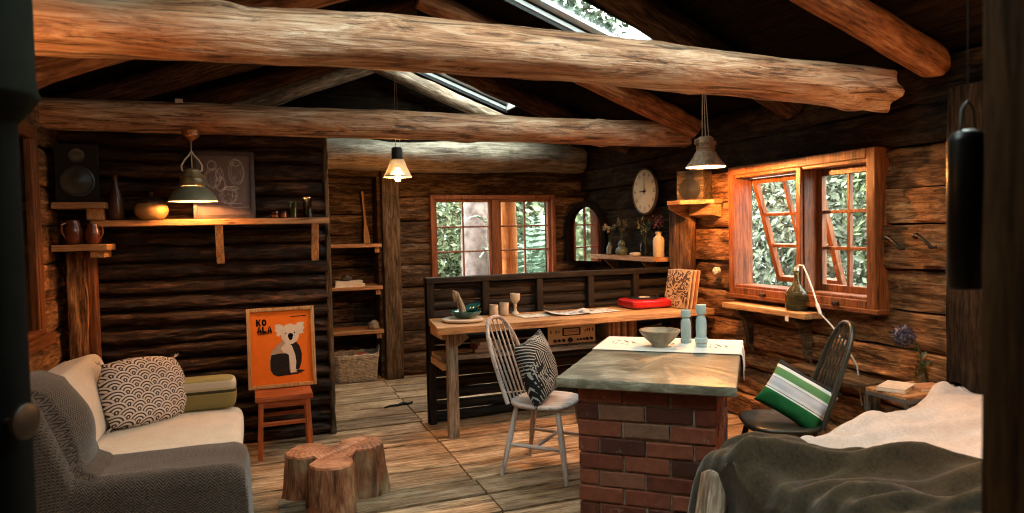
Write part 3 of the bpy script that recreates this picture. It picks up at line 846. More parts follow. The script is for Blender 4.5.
flat([E2(280 + 16 * math.copysign(abs(math.cos(t)) ** .8, math.cos(t)) * (1.0 if math.sin(t) > 0 else .8), 199 - 20 * math.sin(t)) for t in [2 * PI * k / 24 for k in range(24)]], 5)   # nose
flat(ell(252, 179, 4, 5), 5); flat(ell(303, 177, 4, 5), 5); flat(ell(252, 177, 7, 2.4), 2)
def letters(word, x, y, h, w, gap, st_):
    for ch in word:
        s_ = st_
        if ch == 'K':
            flat(PG((x, y), (x + s_, y), (x + s_, y + h), (x, y + h)), 5)
            flat(PG((x + s_, y + h * .42), (x + w - s_, y), (x + w, y), (x + s_ * 1.2, y + h * .62)), 5); flat(PG((x + s_ * .9, y + h * .45), (x + s_ * 1.7, y + h * .38), (x + w, y + h), (x + w - s_ * 1.1, y + h)), 5)
        elif ch == 'O':
            o_ = [(x + w / 2 + w / 2 * math.cos(t), y + h / 2 + h / 2 * math.sin(t)) for t in [2 * PI * k / 18 for k in range(19)]]
            i_ = [(x + w / 2 + (w / 2 - s_) * math.cos(t), y + h / 2 + (h / 2 - s_) * math.sin(t)) for t in [2 * PI * k / 18 for k in range(19)]]
            for k in range(18): flat(PG(o_[k], o_[k + 1], i_[k + 1], i_[k]), 5)
        elif ch == 'A':
            flat(PG((x, y + h), (x + w * .36, y), (x + w * .5, y), (x + s_, y + h)), 5); flat(PG((x + w, y + h), (x + w * .64, y), (x + w * .5, y), (x + w - s_, y + h)), 5)
            flat(PG((x + w * .2, y + h * .62), (x + w * .8, y + h * .62), (x + w * .85, y + h * .8), (x + w * .15, y + h * .8)), 5)
        elif ch == 'L':
            flat(PG((x, y), (x + s_, y), (x + s_, y + h), (x, y + h)), 5); flat(PG((x, y + h - s_), (x + w * .9, y + h - s_), (x + w * .9, y + h), (x, y + h)), 5)
        x += w + gap
letters('KO', 88, 92, 39, 28, 3, 10.5); letters('ALA', 91, 134, 35, 28, 1, 10)
flat(PG((95, 171), (175, 170), (175, 173), (95, 174)), 5); flat(PG((95, 177), (135, 176), (135, 179), (95, 180)), 5); flat(PG((280, 84), (372, 82), (372, 87), (280, 88)), 5)
orange = plain('poster_orange', (.80, .185, .022), .8, .05, var=.04, bump=0); beige = plain('poster_beige', (.42, .33, .25), .8, .05, var=.1, bump=0)
palem = plain('poster_cream', (.70, .62, .54), .8, .05, var=.06, bump=0); darkm = plain('poster_charcoal', (.025, .021, .022), .8, .05, var=.3, scale=90, bump=0); blackm = plain('poster_black', (.006, .006, .006), .8, .05, bump=0)
b.build('print', [orange, orange, beige, palem, darkm, blackm], po)
b = MB(); b.bb((-pw / 2 + fw, -.004, fw), (pw / 2 - fw, -.0025, ph - fw)); b.build('glass', glass('picture_glass', (1, 1, 1), .002), po)
po.rotation_euler = (-R(8.0), 0, 0)

# ---------- tree stump table
sm = thing('stump_table', 'low three-lobed tree stump used as a coffee table', 'stump', (.36, 3.93, 0))
def stump_r(a):
    """outline radius by angle: front lobe, left lobe, right/back lobe with clefts between"""
    L_ = [(-1.72, .32, .66), (2.65, .29, .84), (.52, .345, .74)]
    r = .12
    for a0, l, w in L_:
        d = (a - a0 + PI) % (2 * PI) - PI; r = max(r, .13 + (l - .13) * max(0, math.cos(min(abs(d) / w, 1) * PI / 2)) ** .42)
    return r * .93
n = 120; rings = [0, .25, .5, .75, .9, .985]
def srad(a, v): return stump_r(a) * (1 + .11 * (1 - v) ** 2 + .035 * fz(math.cos(a) * 2.5, math.sin(a) * 2.5, v * 1.2, 3) + .03 * nz(a * 9, v * 2.5, 5)) * (1 - .015 * (v > .97))
H_ = .285
b = MB(); m_ = 20
vs = []
for j in range(m_ + 1):
    v = j / m_
    for k in range(n): a = 2 * PI * k / n; r = srad(a, v); vs.append((r * math.cos(a), r * math.sin(a), v * (H_ - .012)))
b.add(vs, [(j * n + k, j * n + (k + 1) % n, (j + 1) * n + (k + 1) % n, (j + 1) * n + k) for j in range(m_) for k in range(n)] + [tuple(range(n))[::-1]])
b.build('bark', stump_bark(), sm, smooth=50)
b = MB(); vs = []
for f in rings + [1.0]:
    for k in range(n):
        a = 2 * PI * k / n; r = srad(a, 1.0) * f; x, y = r * math.cos(a), r * math.sin(a)
        vs.append((x, y, H_ - (.012 if f == 1.0 else 0) + .006 * fz(x * 6, y * 6, 2, 3) - .014 * max(0, 1 - abs(y - x * .9 + .02) / .05) * max(0, 1 - 2 * math.hypot(x, y))))
b.add(vs, [(j * n + k, j * n + (k + 1) % n, (j + 1) * n + (k + 1) % n, (j + 1) * n + k) for j in range(len(rings)) for k in range(n)])
b.build('top', stump_top(), sm, smooth=50)
bk_ = MB(); bk_.bb((-.30, -.06, 0), (-.16, .02, .05)); bk_.build('chock', wood('grey', 'x'), sm, bevel=.004)['label'] = 'pale wooden chock under the left lobe'

# ---------- half-height black panel behind the desk
pn = thing('low_partition', 'low black boarded partition standing behind the long desk', 'partition', (2.35, 5.23, 0))
b = MB(); z = 0.; k = 0
while z < 1.09:
    h = .088; slab(b, (0, 5.235, 0), (1, 0, 0), (0, -1, 0), 1.24, 3.48, z, min(z + h, 1.11), .04, .010, k * 3.3 + 80, .010, roundr=.016, dl=.05, nv=7); z += h; k += 1
b.build('boarding', wood('panel', 'x'), pn, world=True, smooth=60)
for x in (1.245, 1.70, 2.17, 2.64, 3.08, 3.46):
    b = MB(); b.bb((x - .028, 5.185, 0 if x < 1.3 else .845), (x + .028, 5.24, 1.115)); b.build('batten', wood('panel', 'z'), pn, world=True, bevel=.004)
b = MB(); b.bb((1.215, 5.175, 1.108), (3.49, 5.285, 1.152)); b.build('cap_rail', wood('panel', 'x'), pn, world=True, bevel=.005)
b = MB(); b.bb((1.217, 5.19, 0), (1.24, 5.275, 1.11)); b.build('end_board', wood('panel', 'z'), pn, world=True, bevel=.004)

# ---------- long desk
ds = thing('desk', 'long wooden desk with a lower shelf in front of the low black partition', 'desk', (2.3, 4.9, 0))
b = MB(); ZD = .838
def topfn(x0, x1, y0, y1, z0, z1, b, seed, amp=.008):
    n = 40
    fr = [(x0 + (x1 - x0) * i / n, y0 + amp * nz(i * .35, seed)) for i in range(n + 1)]
    b.prism(fr + [(x1, y1), (x0, y1)], z1 - z0, Matrix.Translation((0, 0, z0)))
b.prism([(1.150, 4.62), (1.8, 4.624), (2.5, 4.617), (3.47, 4.622), (3.47, 5.17), (1.222, 5.17)], .052, Matrix.Translation((0, 0, ZD - .052))); b.build('worktop', wood('bench', 'x'), ds, world=True, bevel=.005)
b = MB(); topfn(1.235, 3.30, 4.86, 5.16, .555, .588, b, 2); b.build('lower_shelf', wood('grey', 'x'), ds, world=True, bevel=.004)
b = MB(); b.bb((1.262, 4.775, 0), (1.342, 4.835, .786)); b.build('leg', wood('grey', 'z'), ds, world=True, bevel=.008)
b = MB(); b.bb((3.30, 4.80, 0), (3.38, 4.86, .786)); b.build('leg', wood('grey', 'z'), ds, world=True, bevel=.008)
for z in (.745, .52):
    b = MB(); b.bb((1.228, 4.80, z - .022), (1.262, 5.16, z + .030)); b.build('bracket', wood('bench', 'y'), ds, world=True, bevel=.005)
b = MB(); b.beam((1.345, 4.80, .76), (1.39, 4.80, .70), .03, .10, up=(0, 0, 1)); b.build('corner_block', wood('grey', 'z'), ds, world=True, bevel=.004)

# ---------- windsor chairs
def windsor(name, mat, label, loc, rotz, top=.95, seatz=.45, bw=.20, lean=.17, nsp=6):
    c = thing(name, label, 'chair', loc, rotz); mx, mz = mat
    b = MB(); n = 40
    def out(a):
        x, y = math.cos(a), math.sin(a)
        k = (abs(x) ** 3 + abs(y) ** 3) ** (-1 / 3)
        return x * k * .205, y * k * (.215 if x > 0 else .215 - .03 * x * x * k)
    vs = []; prof = [(.80, -.036), (.95, -.026), (1.0, -.012), (.985, -.002), (.93, .002), (.75, -.008), (.45, -.014), (.02, -.012)]
    for f, z in prof:
        for k in range(n): x, y = out(2 * PI * k / n); vs.append((x * f, y * f, seatz + z + (.010 * max(0, x) * 2 if f < .9 else 0)))
    m = len(prof); b.add(vs, [(i * n + k, i * n + (k + 1) % n, (i + 1) * n + (k + 1) % n, (i + 1) * n + k) for i in range(m - 1) for k in range(n)] + [tuple(range(n))[::-1], tuple(range((m - 1) * n, m * n))])
    b.build('seat', mx, c, smooth=60)
    feet = {}
    for sx in (-1, 1):
        for sy in (-1, 1):
            t = Vector((sx * .135, sy * .135, seatz - .022)); f = Vector((sx * .215, sy * .205, 0)); feet[sx, sy] = (t, f)
            b = MB(); b.tube([t, t.lerp(f, .15), t.lerp(f, .5), t.lerp(f, .75), f], [.013, .0165, .0195, .016, .0125], 12); b.build('leg', mz, c, smooth=60)
    g = lambda sx, sy, k: feet[sx, sy][0].lerp(feet[sx, sy][1], k)
    for sy in (-1, 1):
        a, d = g(-1, sy, .55), g(1, sy, .55); b = MB(); b.tube([a, a.lerp(d, .5), d], [.009, .0135, .009], 10); b.build('stretcher', mx, c, smooth=60)
    a = g(-1, -1, .55).lerp(g(1, -1, .55), .5); d = g(-1, 1, .55).lerp(g(1, 1, .55), .5)
    b = MB(); b.tube([a, a.lerp(d, .5), d], [.009, .0135, .009], 10); b.build('stretcher', mx, c, smooth=60)
    hb_ = top - seatz
    def bow(t):
        """t 0..1 around the hoop from one side of the seat to the other"""
        a = PI * t; y = bw * math.copysign(abs(math.cos(a)) ** .72, math.cos(a)); h = hb_ * abs(math.sin(a)) ** .62
        return Vector((-.165 - lean * (h / hb_) - .02 * math.sin(a), y, seatz - .005 + h))
    pts = [bow(k / 48) for k in range(49)]
    b = MB(); b.tube(pts, [.0135] * 49, 12); b.build('back_hoop', mz, c, smooth=60)
    for k in range(nsp):
        f = (k + .5) / nsp * 2 - 1; y0 = f * bw * .72; y1 = f * bw * .86
        q = min(pts[6:43], key=lambda p: abs(p.y - y1)); lo = Vector((-.178, y0, seatz - .006))
        b = MB(); b.tube([lo, lo.lerp(q, .35), lo.lerp(q, .7), q], [.0055, .0075, .006, .0045], 8); b.build('spindle', mz, c, smooth=60)
    return c
windsor('windsor_chair', (wood('palech', 'x'), wood('palech', 'z')), 'pale hoop-back spindle chair at the brick table', (1.655, 3.90, 0), R(-47), .955, .455)
windsor('windsor_chair', (wood('darkch', 'x'), wood('darkch', 'z')), 'black hoop-back spindle chair under the right window', (2.612, 2.925, 0), R(153), .98, .455, .168, .165)
bp = tag(pillow(.40, .40, .14, 28, 4, .008).build('throw_pillow', black_lines(), smooth=80, weld=True), 'black pillow with pale line pattern on the pale spindle chair', 'pillow')
place(bp, (1.60, 3.885, .655), frame3((.62, .62, .12), (-.22, .16, .95)))
gp = tag(pillow(.36, .27, .13, 28, 6, .008).build('throw_pillow', green_stripes(), smooth=80, weld=True), 'green and white striped pillow on the black spindle chair', 'pillow')
place(gp, (2.675, 2.868, .585), frame3((.30, -.56, -.30), (.46, -.05, .75)))

# ---------- brick table
tb = thing('brick_table', 'table of red brick with a worn grey slab top in the middle of the room', 'table', (2.085, 3.265, 0), R(-40.1))
BX0, BX1, BY0, BY1, BZ = -.325, .33, -.60, .60, .735
b = MB(); b.bb((BX0 + .012, BY0 + .012, 0), (BX1 - .012, BY1 - .012, BZ)); b.build('mortar', plain('mortar', (.24, .195, .155), .9, .15, var=.3, scale=40, bump=.4), tb)
b = MB(); rb = random.Random(3); NC = 9; ch = BZ / NC
def brick(b, x0, x1, y0, y1, z0, z1):
    j = lambda s=.003: rb.uniform(-s, s)
    c = Vector(((x0 + x1) / 2 + j(), (y0 + y1) / 2 + j(), (z0 + z1) / 2 + j(.002)))
    b.box(c, (x1 - x0 + j(), y1 - y0 + j(), z1 - z0 + j()), Matrix.Rotation(j(.012), 3, 'Y') @ Matrix.Rotation(j(.01), 3, 'Z'))
def course(length, odd):
    """start and end of each brick along a side"""
    o = []; x = -.0; step = .2235
    x = -(.115 if odd else 0)
    while x < length - .02:
        a, c = max(0, x), min(length, x + step - .008)
        if c - a > .03: o.append((a, c))
        x += step
    return o
for k in range(NC):
    z0, z1 = k * ch + .004, (k + 1) * ch - .004
    for a, c in course(BX1 - BX0, k % 2):
        brick(b, BX0 + a, BX0 + c, BY0, BY0 + .105, z0, z1); brick(b, BX0 + a, BX0 + c, BY1 - .105, BY1, z0, z1)
    for a, c in course(BY1 - BY0 - .23, (k + 1) % 2):
        brick(b, BX0, BX0 + .105, BY0 + .115 + a, BY0 + .115 + c, z0, z1); brick(b, BX1 - .105, BX1, BY0 + .115 + a, BY0 + .115 + c, z0, z1)
b.build('brick_base', brick_mat(), tb, bevel=.006)
b = MB(); nn = 60
ol = []
for (xa, ya), (xb, yb) in zip([(-.42, -.655), (.42, -.655), (.42, .655), (-.42, .655)], [(.42, -.655), (.42, .655), (-.42, .655), (-.42, -.655)]):
    for k in range(nn):
        t = k / nn; x, y = xa + (xb - xa) * t, ya + (yb - ya) * t; q = .003 * fz(x * 14, y * 14, 3, 3); ol.append((x * (1 + q), y * (1 + q)))
prof = [(.994, BZ), (.999, BZ + .004), (1.0, BZ + .020), (.9995, BZ + .038), (.995, BZ + .045), (.97, BZ + .046), (.5, BZ + .046), (0.01, BZ + .046)]
vs = []
N4 = len(ol)
for j, (f, z) in enumerate(prof):
    for k, (x, y) in enumerate(ol):
        g = f + (.004 * nz(x * 40, y * 40, z * 90) if j in (2, 3, 4) else 0); vs.append((x * g, y * g, z + (.0025 * nz(x * 14, y * 14, 1) if j > 2 else 0)))
b.add(vs, [(i * N4 + k, i * N4 + (k + 1) % N4, (i + 1) * N4 + (k + 1) % N4, (i + 1) * N4 + k) for i in range(len(prof) - 1) for k in range(N4)] + [tuple(range(N4))[::-1], tuple(range((len(prof) - 1) * N4, len(prof) * N4))])
b.build('slab_top', concrete(), tb, smooth=35)
TZ = BZ + .049
TM = Matrix.Translation(tb.location) @ Matrix.Rotation(R(-40.1), 4, 'Z')
def tloc(x, y, z=TZ): return TM @ Vector((x, y, z))

def runner_mat():
    M = Mat('fern_print_linen', .85, .15); x, y, z = M.xyz()
    def leafs(cx, cy, r):
        dx = x - cx; dy = y - cy; rr = (dx * dx + dy * dy).sqrt()
        return ((dx * 150. + (dy * 30.).abs() * 2.).sin().gt(.1)) * ((dy * 60. + dx * 40.).sin().gt(-.3)) * rr.lt(r) * M.noise(M.vec(), 18, 3).gt(.44)
    f = (leafs(-.27, .03, .085) + leafs(.29, -.005, .07) + leafs(-.02, .02, .05)).clamp()
    n = M.noise(M.vec(), 120, 3)
    M.color(M.mix(f, M.ramp(n, [(.3, (.60, .58, .53)), (.7, (.72, .70, .65))]), (.09, .10, .075))); return M.m
b = MB()
def runfn(u, v):
    s = u * 1.00; y = (v - .5) * .50 + .012 * (u - .5)
    x = -.425 + s; z = .0025
    if x > .428: d = x - .428; z = .0025 - d; x = .428 + .010 * math.sin(y * 22) * min(1, d / .05)
    if x < -.422: x = -.422
    return (x, y, z + .0012 * nz(x * 20, y * 20))
b.grid(runfn, 60, 30)
o = tag(b.build('table_runner', runner_mat(), loc=tloc(0, .395), rotz=R(-40.1), smooth=60, solid=.003), 'white fern-print cloth across the far end of the brick table', 'cloth')

def glaze(name, a, b_, rough=.3, scale=6, spec=.5):
    if name in CACHE: return CACHE[name]
    M = Mat(name, rough, spec); f = M.noise(M.vec(), scale, 5, .6, .5); M.color(M.ramp(f, [(.35, a), (.62, b_)])); M.bump(f, .08, .003); CACHE[name] = M.m; return M.m
b = MB(); pr = [(.045, 0), (.05, .004), (.05, .012), (.085, .045), (.112, .078), (.121, .092), (.121, .100), (.113, .100), (.105, .088), (.078, .050), (.04, .022), (.002, .018)]
b.lathe(pr, n=40)
b.v = [(x * (1 + .02 * nz(x * 8, y * 8, 2)), y * (1 + .02 * nz(x * 8, y * 8, 5)), z + .003 * nz(x * 7, y * 7, 9)) for x, y, z in b.v]
tag(b.build('bowl', glaze('stone_bowl', (.15, .12, .075), (.36, .31, .22), .5, 9), loc=tloc(-.043, .307, TZ + .006), smooth=50), 'wide handmade stoneware bowl on the fern-print cloth', 'bowl')
blue = plain('duck_egg_paint', (.33, .46, .47), .45, .35, var=.06)
def turned(h, hd, name, label, loc, wide):
    c = thing(name, label, 'candlestick', loc)
    b = MB()
    pr = [(.033, 0), (.034, .004), (.034, .020), (.030, .024)] + ([(.038, .03), (.038, .052), (.031, .057)] if wide else []) 
    z0 = pr[-1][1]
    pr += [(.030, z0 + .012), (.0315, h * .45), (.030, h * .62), (.024, h * .70), (.019, h * .735), (.019, h * .755), (.027, h * .775)]
    b.lathe(pr + [(.002, h * .775)], n=28); b.build('stem', blue, c, smooth=40)
    b = MB(); b.lathe([(.020, h * .77), (.029, h * .785), (.030, h * .80), (.030, h * .975), (.028, h * .99), (.013, h), (.013, h * .93), (.002, h * .93)], n=28); b.build('cup', blue, c, smooth=40)
turned(.205, 0, 'candlestick', 'shorter pale blue turned candlestick beside the bowl', tloc(.093, .486, TZ + .004), False)
turned(.255, 0, 'candlestick', 'taller pale blue turned candlestick with a ringed foot', tloc(.195, .350, TZ + .004), True)

# ---------- bed
def BT(p):
    dx, dy = p[0] - 1.6, p[1] - 2.58; c, s_ = math.cos(R(9)), math.sin(R(9)); x = 1.66 + dx * c - dy * s_
    return (min(x, 3.405), 2.31 + dx * s_ + dy * c, p[2])
white = fabric('washed_linen', (.36, .315, .29), (.52, .47, .44), 420)
bed = thing('bed', 'bed with a crumpled off-white duvet in the right foreground', 'bed', (2.56, 1.9, 0))
b = MB(); b.bb((1.70, 1.05, .18), (3.30, 2.50, .34)); b.v = [BT(p) for p in b.v]; b.build('frame', wood('oldpost', 'x'), bed, world=True, bevel=.01)
for x in (1.76, 3.2):
    for y in (1.12, 2.45):
        b = MB(); b.bb((x - .04, y - .04, 0), (x + .04, y + .04, .18)); b.v = [BT(p) for p in b.v]; b.build('leg', wood('oldpost', 'z'), bed, world=True, bevel=.006)
q = cushion(1.74, 1.46, .17, .01); q.v = [(x + 2.58, y + 1.785, z + .425) for x, y, z in q.v]; q.v = [BT(p) for p in q.v]; q.build('mattress', white, bed, world=True, smooth=60)
_rr = random.Random(21)
RDG = [(-1.3 + .135 * k + _rr.uniform(-.04, .04), _rr.uniform(.045, .095), _rr.uniform(.020, .040), _rr.uniform(0, 50)) for k in range(22)]
def ridges(q, along, sc=1.0, wd_=1.0):
    return sum(h * 1.45 * sc * math.exp(-((q - q0 - .10 * nz(along * 1.1, sd)) / (w * wd_)) ** 2) * max(.08, .55 + .6 * nz(along * 1.3, sd + 9)) for q0, h, w, sd in RDG if abs(q - q0) < .3)
def duvz(x, y):
    q = (x - 2.2) * .62 + (y - 1.9) * .55
    h = .535 + .055 * max(0, min(1, (x - 2.0) / 1.0)) 
    h += .026 * math.sin(q * 13 + 1.5 * nz(x * 1.5, y * 1.5, 2)) + .024 * math.sin((x * .30 - y * .95) * 17 + 2 * nz(x * 2, y * 2, 4)) * (.5 + .5 * nz(x * 1.3, y, 7))
    h += ridges((x - 2.2) * .45 + (y - 2.0) * .9, x, .34, .75) + ridges((x - 2.1) * .30 + (y - 2.07) * 1.0 + .06, x + 3, .26, .6)
    h += .035 * math.exp(-((x - 3.2) / .35) ** 2 - ((y - 2.2) / .3) ** 2) + .010 * fz(x * 5, y * 5, 3, 3)
    return h
b = MB()
def duvfn(u, v):
    x = 1.70 + u * 1.80; d = v * 1.95 - .22          # distance across from the far drop
    yfar = 2.56; rr = .07
    if d < 0: y = yfar + .02 + .015 * math.sin(x * 12); z = duvz(x, yfar) - rr + d
    elif d < rr * 1.57: a = d / rr; y = yfar + .02 - rr * (1 - math.cos(a)) ; z = duvz(x, yfar) - rr * (1 - math.sin(a))
    else: y = yfar - .05 - (d - rr * 1.57); z = duvz(x, y)
    if x > 3.47: x = 3.47
    return (x, y, z)
b.grid(duvfn, 110, 120); b.v = [BT(p) for p in b.v]; b.build('duvet', white, bed, world=True, smooth=80)

tw = fabric('dark_olive_wool', (.007, .005, .0025), (.052, .036, .018), 200, .95, .2)
def throw():
    b = MB(); X0 = 1.585; hang = .42
    def top(x, y):
        q = (x - 1.6) * .55 + (y - 2.3) * .83
        amp = min(1, max(0, (x - X0) / .25 + .35))
        h = duvz(max(x, 1.72), y) + .024
        h += amp * (ridges((x - 1.6) * .50 + (y - 2.1) * .86, x * .86 - y * .5) * (1 - .62 * max(0, min(1, (x - 1.72) / .35))) + .008 * fz(x * 5, y * 5, 6, 3))
        h += .030 * math.exp(-((x - 1.68) / .12) ** 2) * (.4 + .6 * math.sin(y * 9)) 
        return h
    def fn(u, v):
        # v: along Y from the far side towards the camera ; u: from the hanging hem at the foot up and over
        yf = 2.60; yy = yf - v * 1.50
        far = max(0, .07 - v * 1.5)
        xe = 1.93 + .40 * v * 1.5 / .70 + .02 * math.sin(v * 30)       # the edge across the duvet, slanting
        Lt = xe - X0; d = u * (hang + Lt) - hang; rr = .06
        if d < 0:
            w = min(1, -d / .2); x = X0 - .01 - .045 * w * math.sin(yy * 17 + 1) * .6 - .02 * w; z = top(X0 + .04, yy) - rr + d; y = yy - .03 * w * math.sin(yy * 11)
        else:
            x = X0 + d; y = yy; z = top(x, yy)
            if d < rr: z -= rr * (1 - math.sqrt(max(0, 1 - (1 - d / rr) ** 2)))
        if far > 0: z -= (1 - math.sqrt(max(0, 1 - (far / .07) ** 2))) * .075; y -= 0
        return (x, y, max(z, .05))
    b.grid(fn, 130, 130); b.v = [BT(p) for p in b.v]; return b
tag(throw().build('throw_blanket', tw, loc=(2.0, 2.0, .0), world=True, smooth=80, solid=.008), 'dark olive wool throw in heavy folds over the foot of the bed', 'blanket')
b = log(.62, .055, 44.4, n=16, m=30, lump=.2, ends=.8)
o = tag(b.build('bed_log', wood('paleraft', 'x'), loc=(1.40, 2.02, .02), smooth=60), 'peeled log leaning against the foot of the bed under the dark throw', 'log'); o.rotation_euler = (0, -R(56), R(38))

# ---------- bedside
bt = thing('bedside_table', 'small wooden-topped table on thin grey legs between the bed and the right wall', 'table', (3.295, 2.70, 0))
b = MB(); b.box((0, 0, .59), (.36, .26, .022)); b.build('top', wood('shelf', 'x'), bt, bevel=.004)
b = MB()
for s in (-1, 1): b.box((0, s * .125, .572), (.36, .012, .022)); b.box((s * .175, 0, .572), (.012, .26, .022))
b.build('rim', plain('grey_steel', (.16, .155, .14), .45, .4, .5), bt)
for sx in (-1, 1):
    for sy in (-1, 1):
        b = MB(); b.box((sx * .17, sy * .12, .29), (.016, .016, .58)); b.build('leg', CACHE['grey_steel'], bt)
bn = thing('low_bench', 'low dark plank bench along the right wall behind the black chair', 'bench', (3.40, 3.32, 0))
b = MB(); b.box((0, 0, .545), (.16, .66, .035)); b.build('seat', wood('oldpost', 'y'), bn, bevel=.005)
for s in (-1, 1):
    b = MB(); b.box((0, s * .28, .265), (.10, .035, .53)); b.build('leg', wood('oldpost', 'z'), bn, bevel=.004)
def book(name, w, d, h, cover, label, loc, rotz, rot=None, group=None, pages=(.62, .56, .46)):
    c = thing(name, label, 'book', loc, rotz, group)
    b = MB(); b.bb((-w / 2 + .003, -d / 2 + .004, .002), (w / 2 - .004, d / 2 - .004, h - .002)); b.build('pages', plain('paper_%s' % str(pages), pages, .8, .2, var=.05), c)
    b = MB(); b.bb((-w / 2, -d / 2, 0), (w / 2, d / 2, .002)); b.bb((-w / 2, -d / 2, h - .002), (w / 2, d / 2, h)); b.bb((-w / 2, -d / 2, 0), (-w / 2 + .002, d / 2, h)); b.build('cover', plain('cover_%s' % str(cover), cover, .5, .4, var=.15), c)
    return c
book('book', .20, .14, .022, (.62, .52, .42), 'pale book lying on the bedside table edge', (3.215, 2.72, .602), R(25))
book('book', .17, .12, .018, (.42, .20, .10), 'brown book on the bedside table nearer the vase', (3.36, 2.655, .602), R(-12))
vs_ = thing('flower_vase', 'glass vase holding one drooping dried blue hydrangea by the bed', 'vase', (3.435, 2.745, .601))
b = MB(); b.lathe([(.028, 0), (.034, .004), (.036, .05), (.030, .10), (.022, .12), (.024, .13), (.021, .13), (.018, .115), (.027, .09), (.032, .05), (.030, .008), (.001, .008)], n=24); b.build('jar', glass('vase_glass', (.75, .80, .72), .10), vs_, smooth=60)
b = MB(); b.tube([(0, 0, .02), (-.005, .0, .16), (-.035, .01, .24), (-.075, .03, .275)], .004, 8); b.build('stem', plain('stem_green', (.05, .07, .03), .6), vs_, smooth=60)
b = MB(); rr_ = random.Random(8)
for k in range(420):
    a, e = rr_.uniform(0, 2 * PI), math.asin(rr_.uniform(-1, 1)); nrm = Vector((math.cos(a) * math.cos(e), math.sin(a) * math.cos(e), math.sin(e)))
    p = Vector((-.095, .035, .272)) + nrm * rr_.uniform(.045, .062); t1 = nrm.orthogonal().normalized(); t1.rotate(Matrix.Rotation(rr_.uniform(0, 6), 3, nrm)); t2 = nrm.cross(t1)
    s = rr_.uniform(.007, .012); b.add([p + t1 * s, p + t2 * s * .8, p - t1 * s + nrm * .004, p - t2 * s * .8], [(0, 1, 2, 3)])
fm = leafmat('hydrangea_petals', (.018, .019, .035), (.055, .058, .10), (.24, .17, .18)); b.build('flower_head', fm, vs_)
b = MB()
for (dx, dz, s) in ((.02, .17, .05), (-.035, .20, .045), (.04, .12, .05)):
    b.add([(0, 0, dz - .03), (dx * .6, .018, dz), (dx * 2, 0, dz + .01), (dx * .6, -.018, dz - .012)], [(0, 1, 2, 3)])
b.build('leaves', plain('dry_leaf', (.04, .055, .025), .6), vs_)

# ---------- long shelf on the black log partition
ls = thing('wall_shelf', 'long plank shelf on the black log partition under the brass lamp', 'shelf', (-.27, 5.12, 1.63))
b = MB(); topfn(-1.00, .487, 5.055, 5.235, 1.588, 1.630, b, 4, .005); b.build('plank', wood('shelf', 'x'), ls, world=True, bevel=.004)
for x in (-.245, .39):
    b = MB(); b.prism([(5.065, 1.588), (5.11, 1.588), (5.215, 1.36), (5.215, 1.32), (5.17, 1.32)], .05, Matrix(((0, 0, 1, x - .025), (1, 0, 0, 0), (0, 1, 0, 0), (0, 0, 0, 1))))
    b.build('bracket', wood('shelf', 'z'), ls, world=True, bevel=.003)
# on it
b = MB(); b.lathe([(.040, 0), (.046, .01), (.048, .06), (.046, .12), (.036, .17), (.022, .215), (.017, .25), (.016, .285), (.019, .288), (.019, .295), (.010, .295), (.010, .2), (.001, .2)], n=28)
tag(b.build('bottle', glaze('brown_bottle', (.045, .016, .007), (.10, .035, .013), .25), loc=(-.865, 5.13, 1.631), smooth=60), 'tall slim brown stoneware bottle at the left end of the long shelf', 'bottle')
ct = thing('casserole', 'round stoneware casserole with dark lid and two small handles on the long shelf', 'pot', (-.655, 5.115, 1.631))
b = MB(); b.lathe([(.060, 0), (.075, .006), (.098, .035), (.104, .060), (.100, .085), (.086, .105), (.083, .112), (.080, .112), (.080, .09), (.001, .02)], n=36); b.build('pot', glaze('honey_glaze', (.34, .17, .055), (.52, .30, .11), .25), ct, smooth=50)
b = MB(); b.lathe([(.086, .106), (.088, .112), (.080, .130), (.050, .148), (.016, .154), (.010, .160), (.017, .172), (.012, .182), (.001, .184)], n=36); b.build('lid', glaze('dark_glaze', (.030, .017, .010), (.085, .045, .022), .22), ct, smooth=50)
for s in (-1, 1):
    b = MB(); b.tube([(s * .080, -.022, .112), (s * .118, -.018, .122), (s * .126, 0, .124), (s * .118, .018, .122), (s * .080, .022, .112)], .008, 8); b.build('handle', CACHE['dark_glaze'], ct, smooth=60)
cb = thing('framed_drawing', 'dark framed plum-brown board with white line drawing standing on the long shelf', 'picture', (-.205, 5.16, 1.631))
w_, h_ = .40, .475
b = MB()
for x0, x1, z0, z1 in ((-w_ / 2, -w_ / 2 + .03, 0, h_), (w_ / 2 - .03, w_ / 2, 0, h_), (-w_ / 2, w_ / 2, 0, .03), (-w_ / 2, w_ / 2, h_ - .03, h_)): b.bb((x0, -.012, z0), (x1, .012, z1))
b.build('frame', plain('dark_plum_frame', (.050, .032, .030), .4, .45, var=.3), cb, bevel=.004)
b = MB(); b.bb((-w_ / 2 + .02, .002, .02), (w_ / 2 - .02, .010, h_ - .02)); b.build('board', plain('plum_board', (.135, .095, .095), .55, .3, var=.12), cb)
b = MB(); rc = random.Random(12)
def loop(cx, cz, rx, rz, seed, n=40, r=.0007, a0=0, a1=2 * PI):
    b.tube([(cx + rx * math.cos(a0 + (a1 - a0) * k / n) * (1 + .14 * nz(k * .5, seed)), .0008, cz + rz * math.sin(a0 + (a1 - a0) * k / n) * (1 + .10 * nz(k * .4, seed + 4))) for k in range(n + 1)], r, 4)
for (cx, cz, rx, rz) in ((-.075, .375, .030, .036), (-.070, .285, .056, .070), (-.020, .245, .036, .052), (.085, .330, .052, .092), (.080, .395, .034, .026), (.030, .165, .058, .062), (.045, .215, .050, .014), (-.110, .135, .040, .022), (-.03, .31, .024, .05)):
    for q in range(3): loop(cx + rc.uniform(-.004, .004), cz, rx * (1 - .12 * q), rz * (1 - .1 * q), rc.uniform(0, 99))
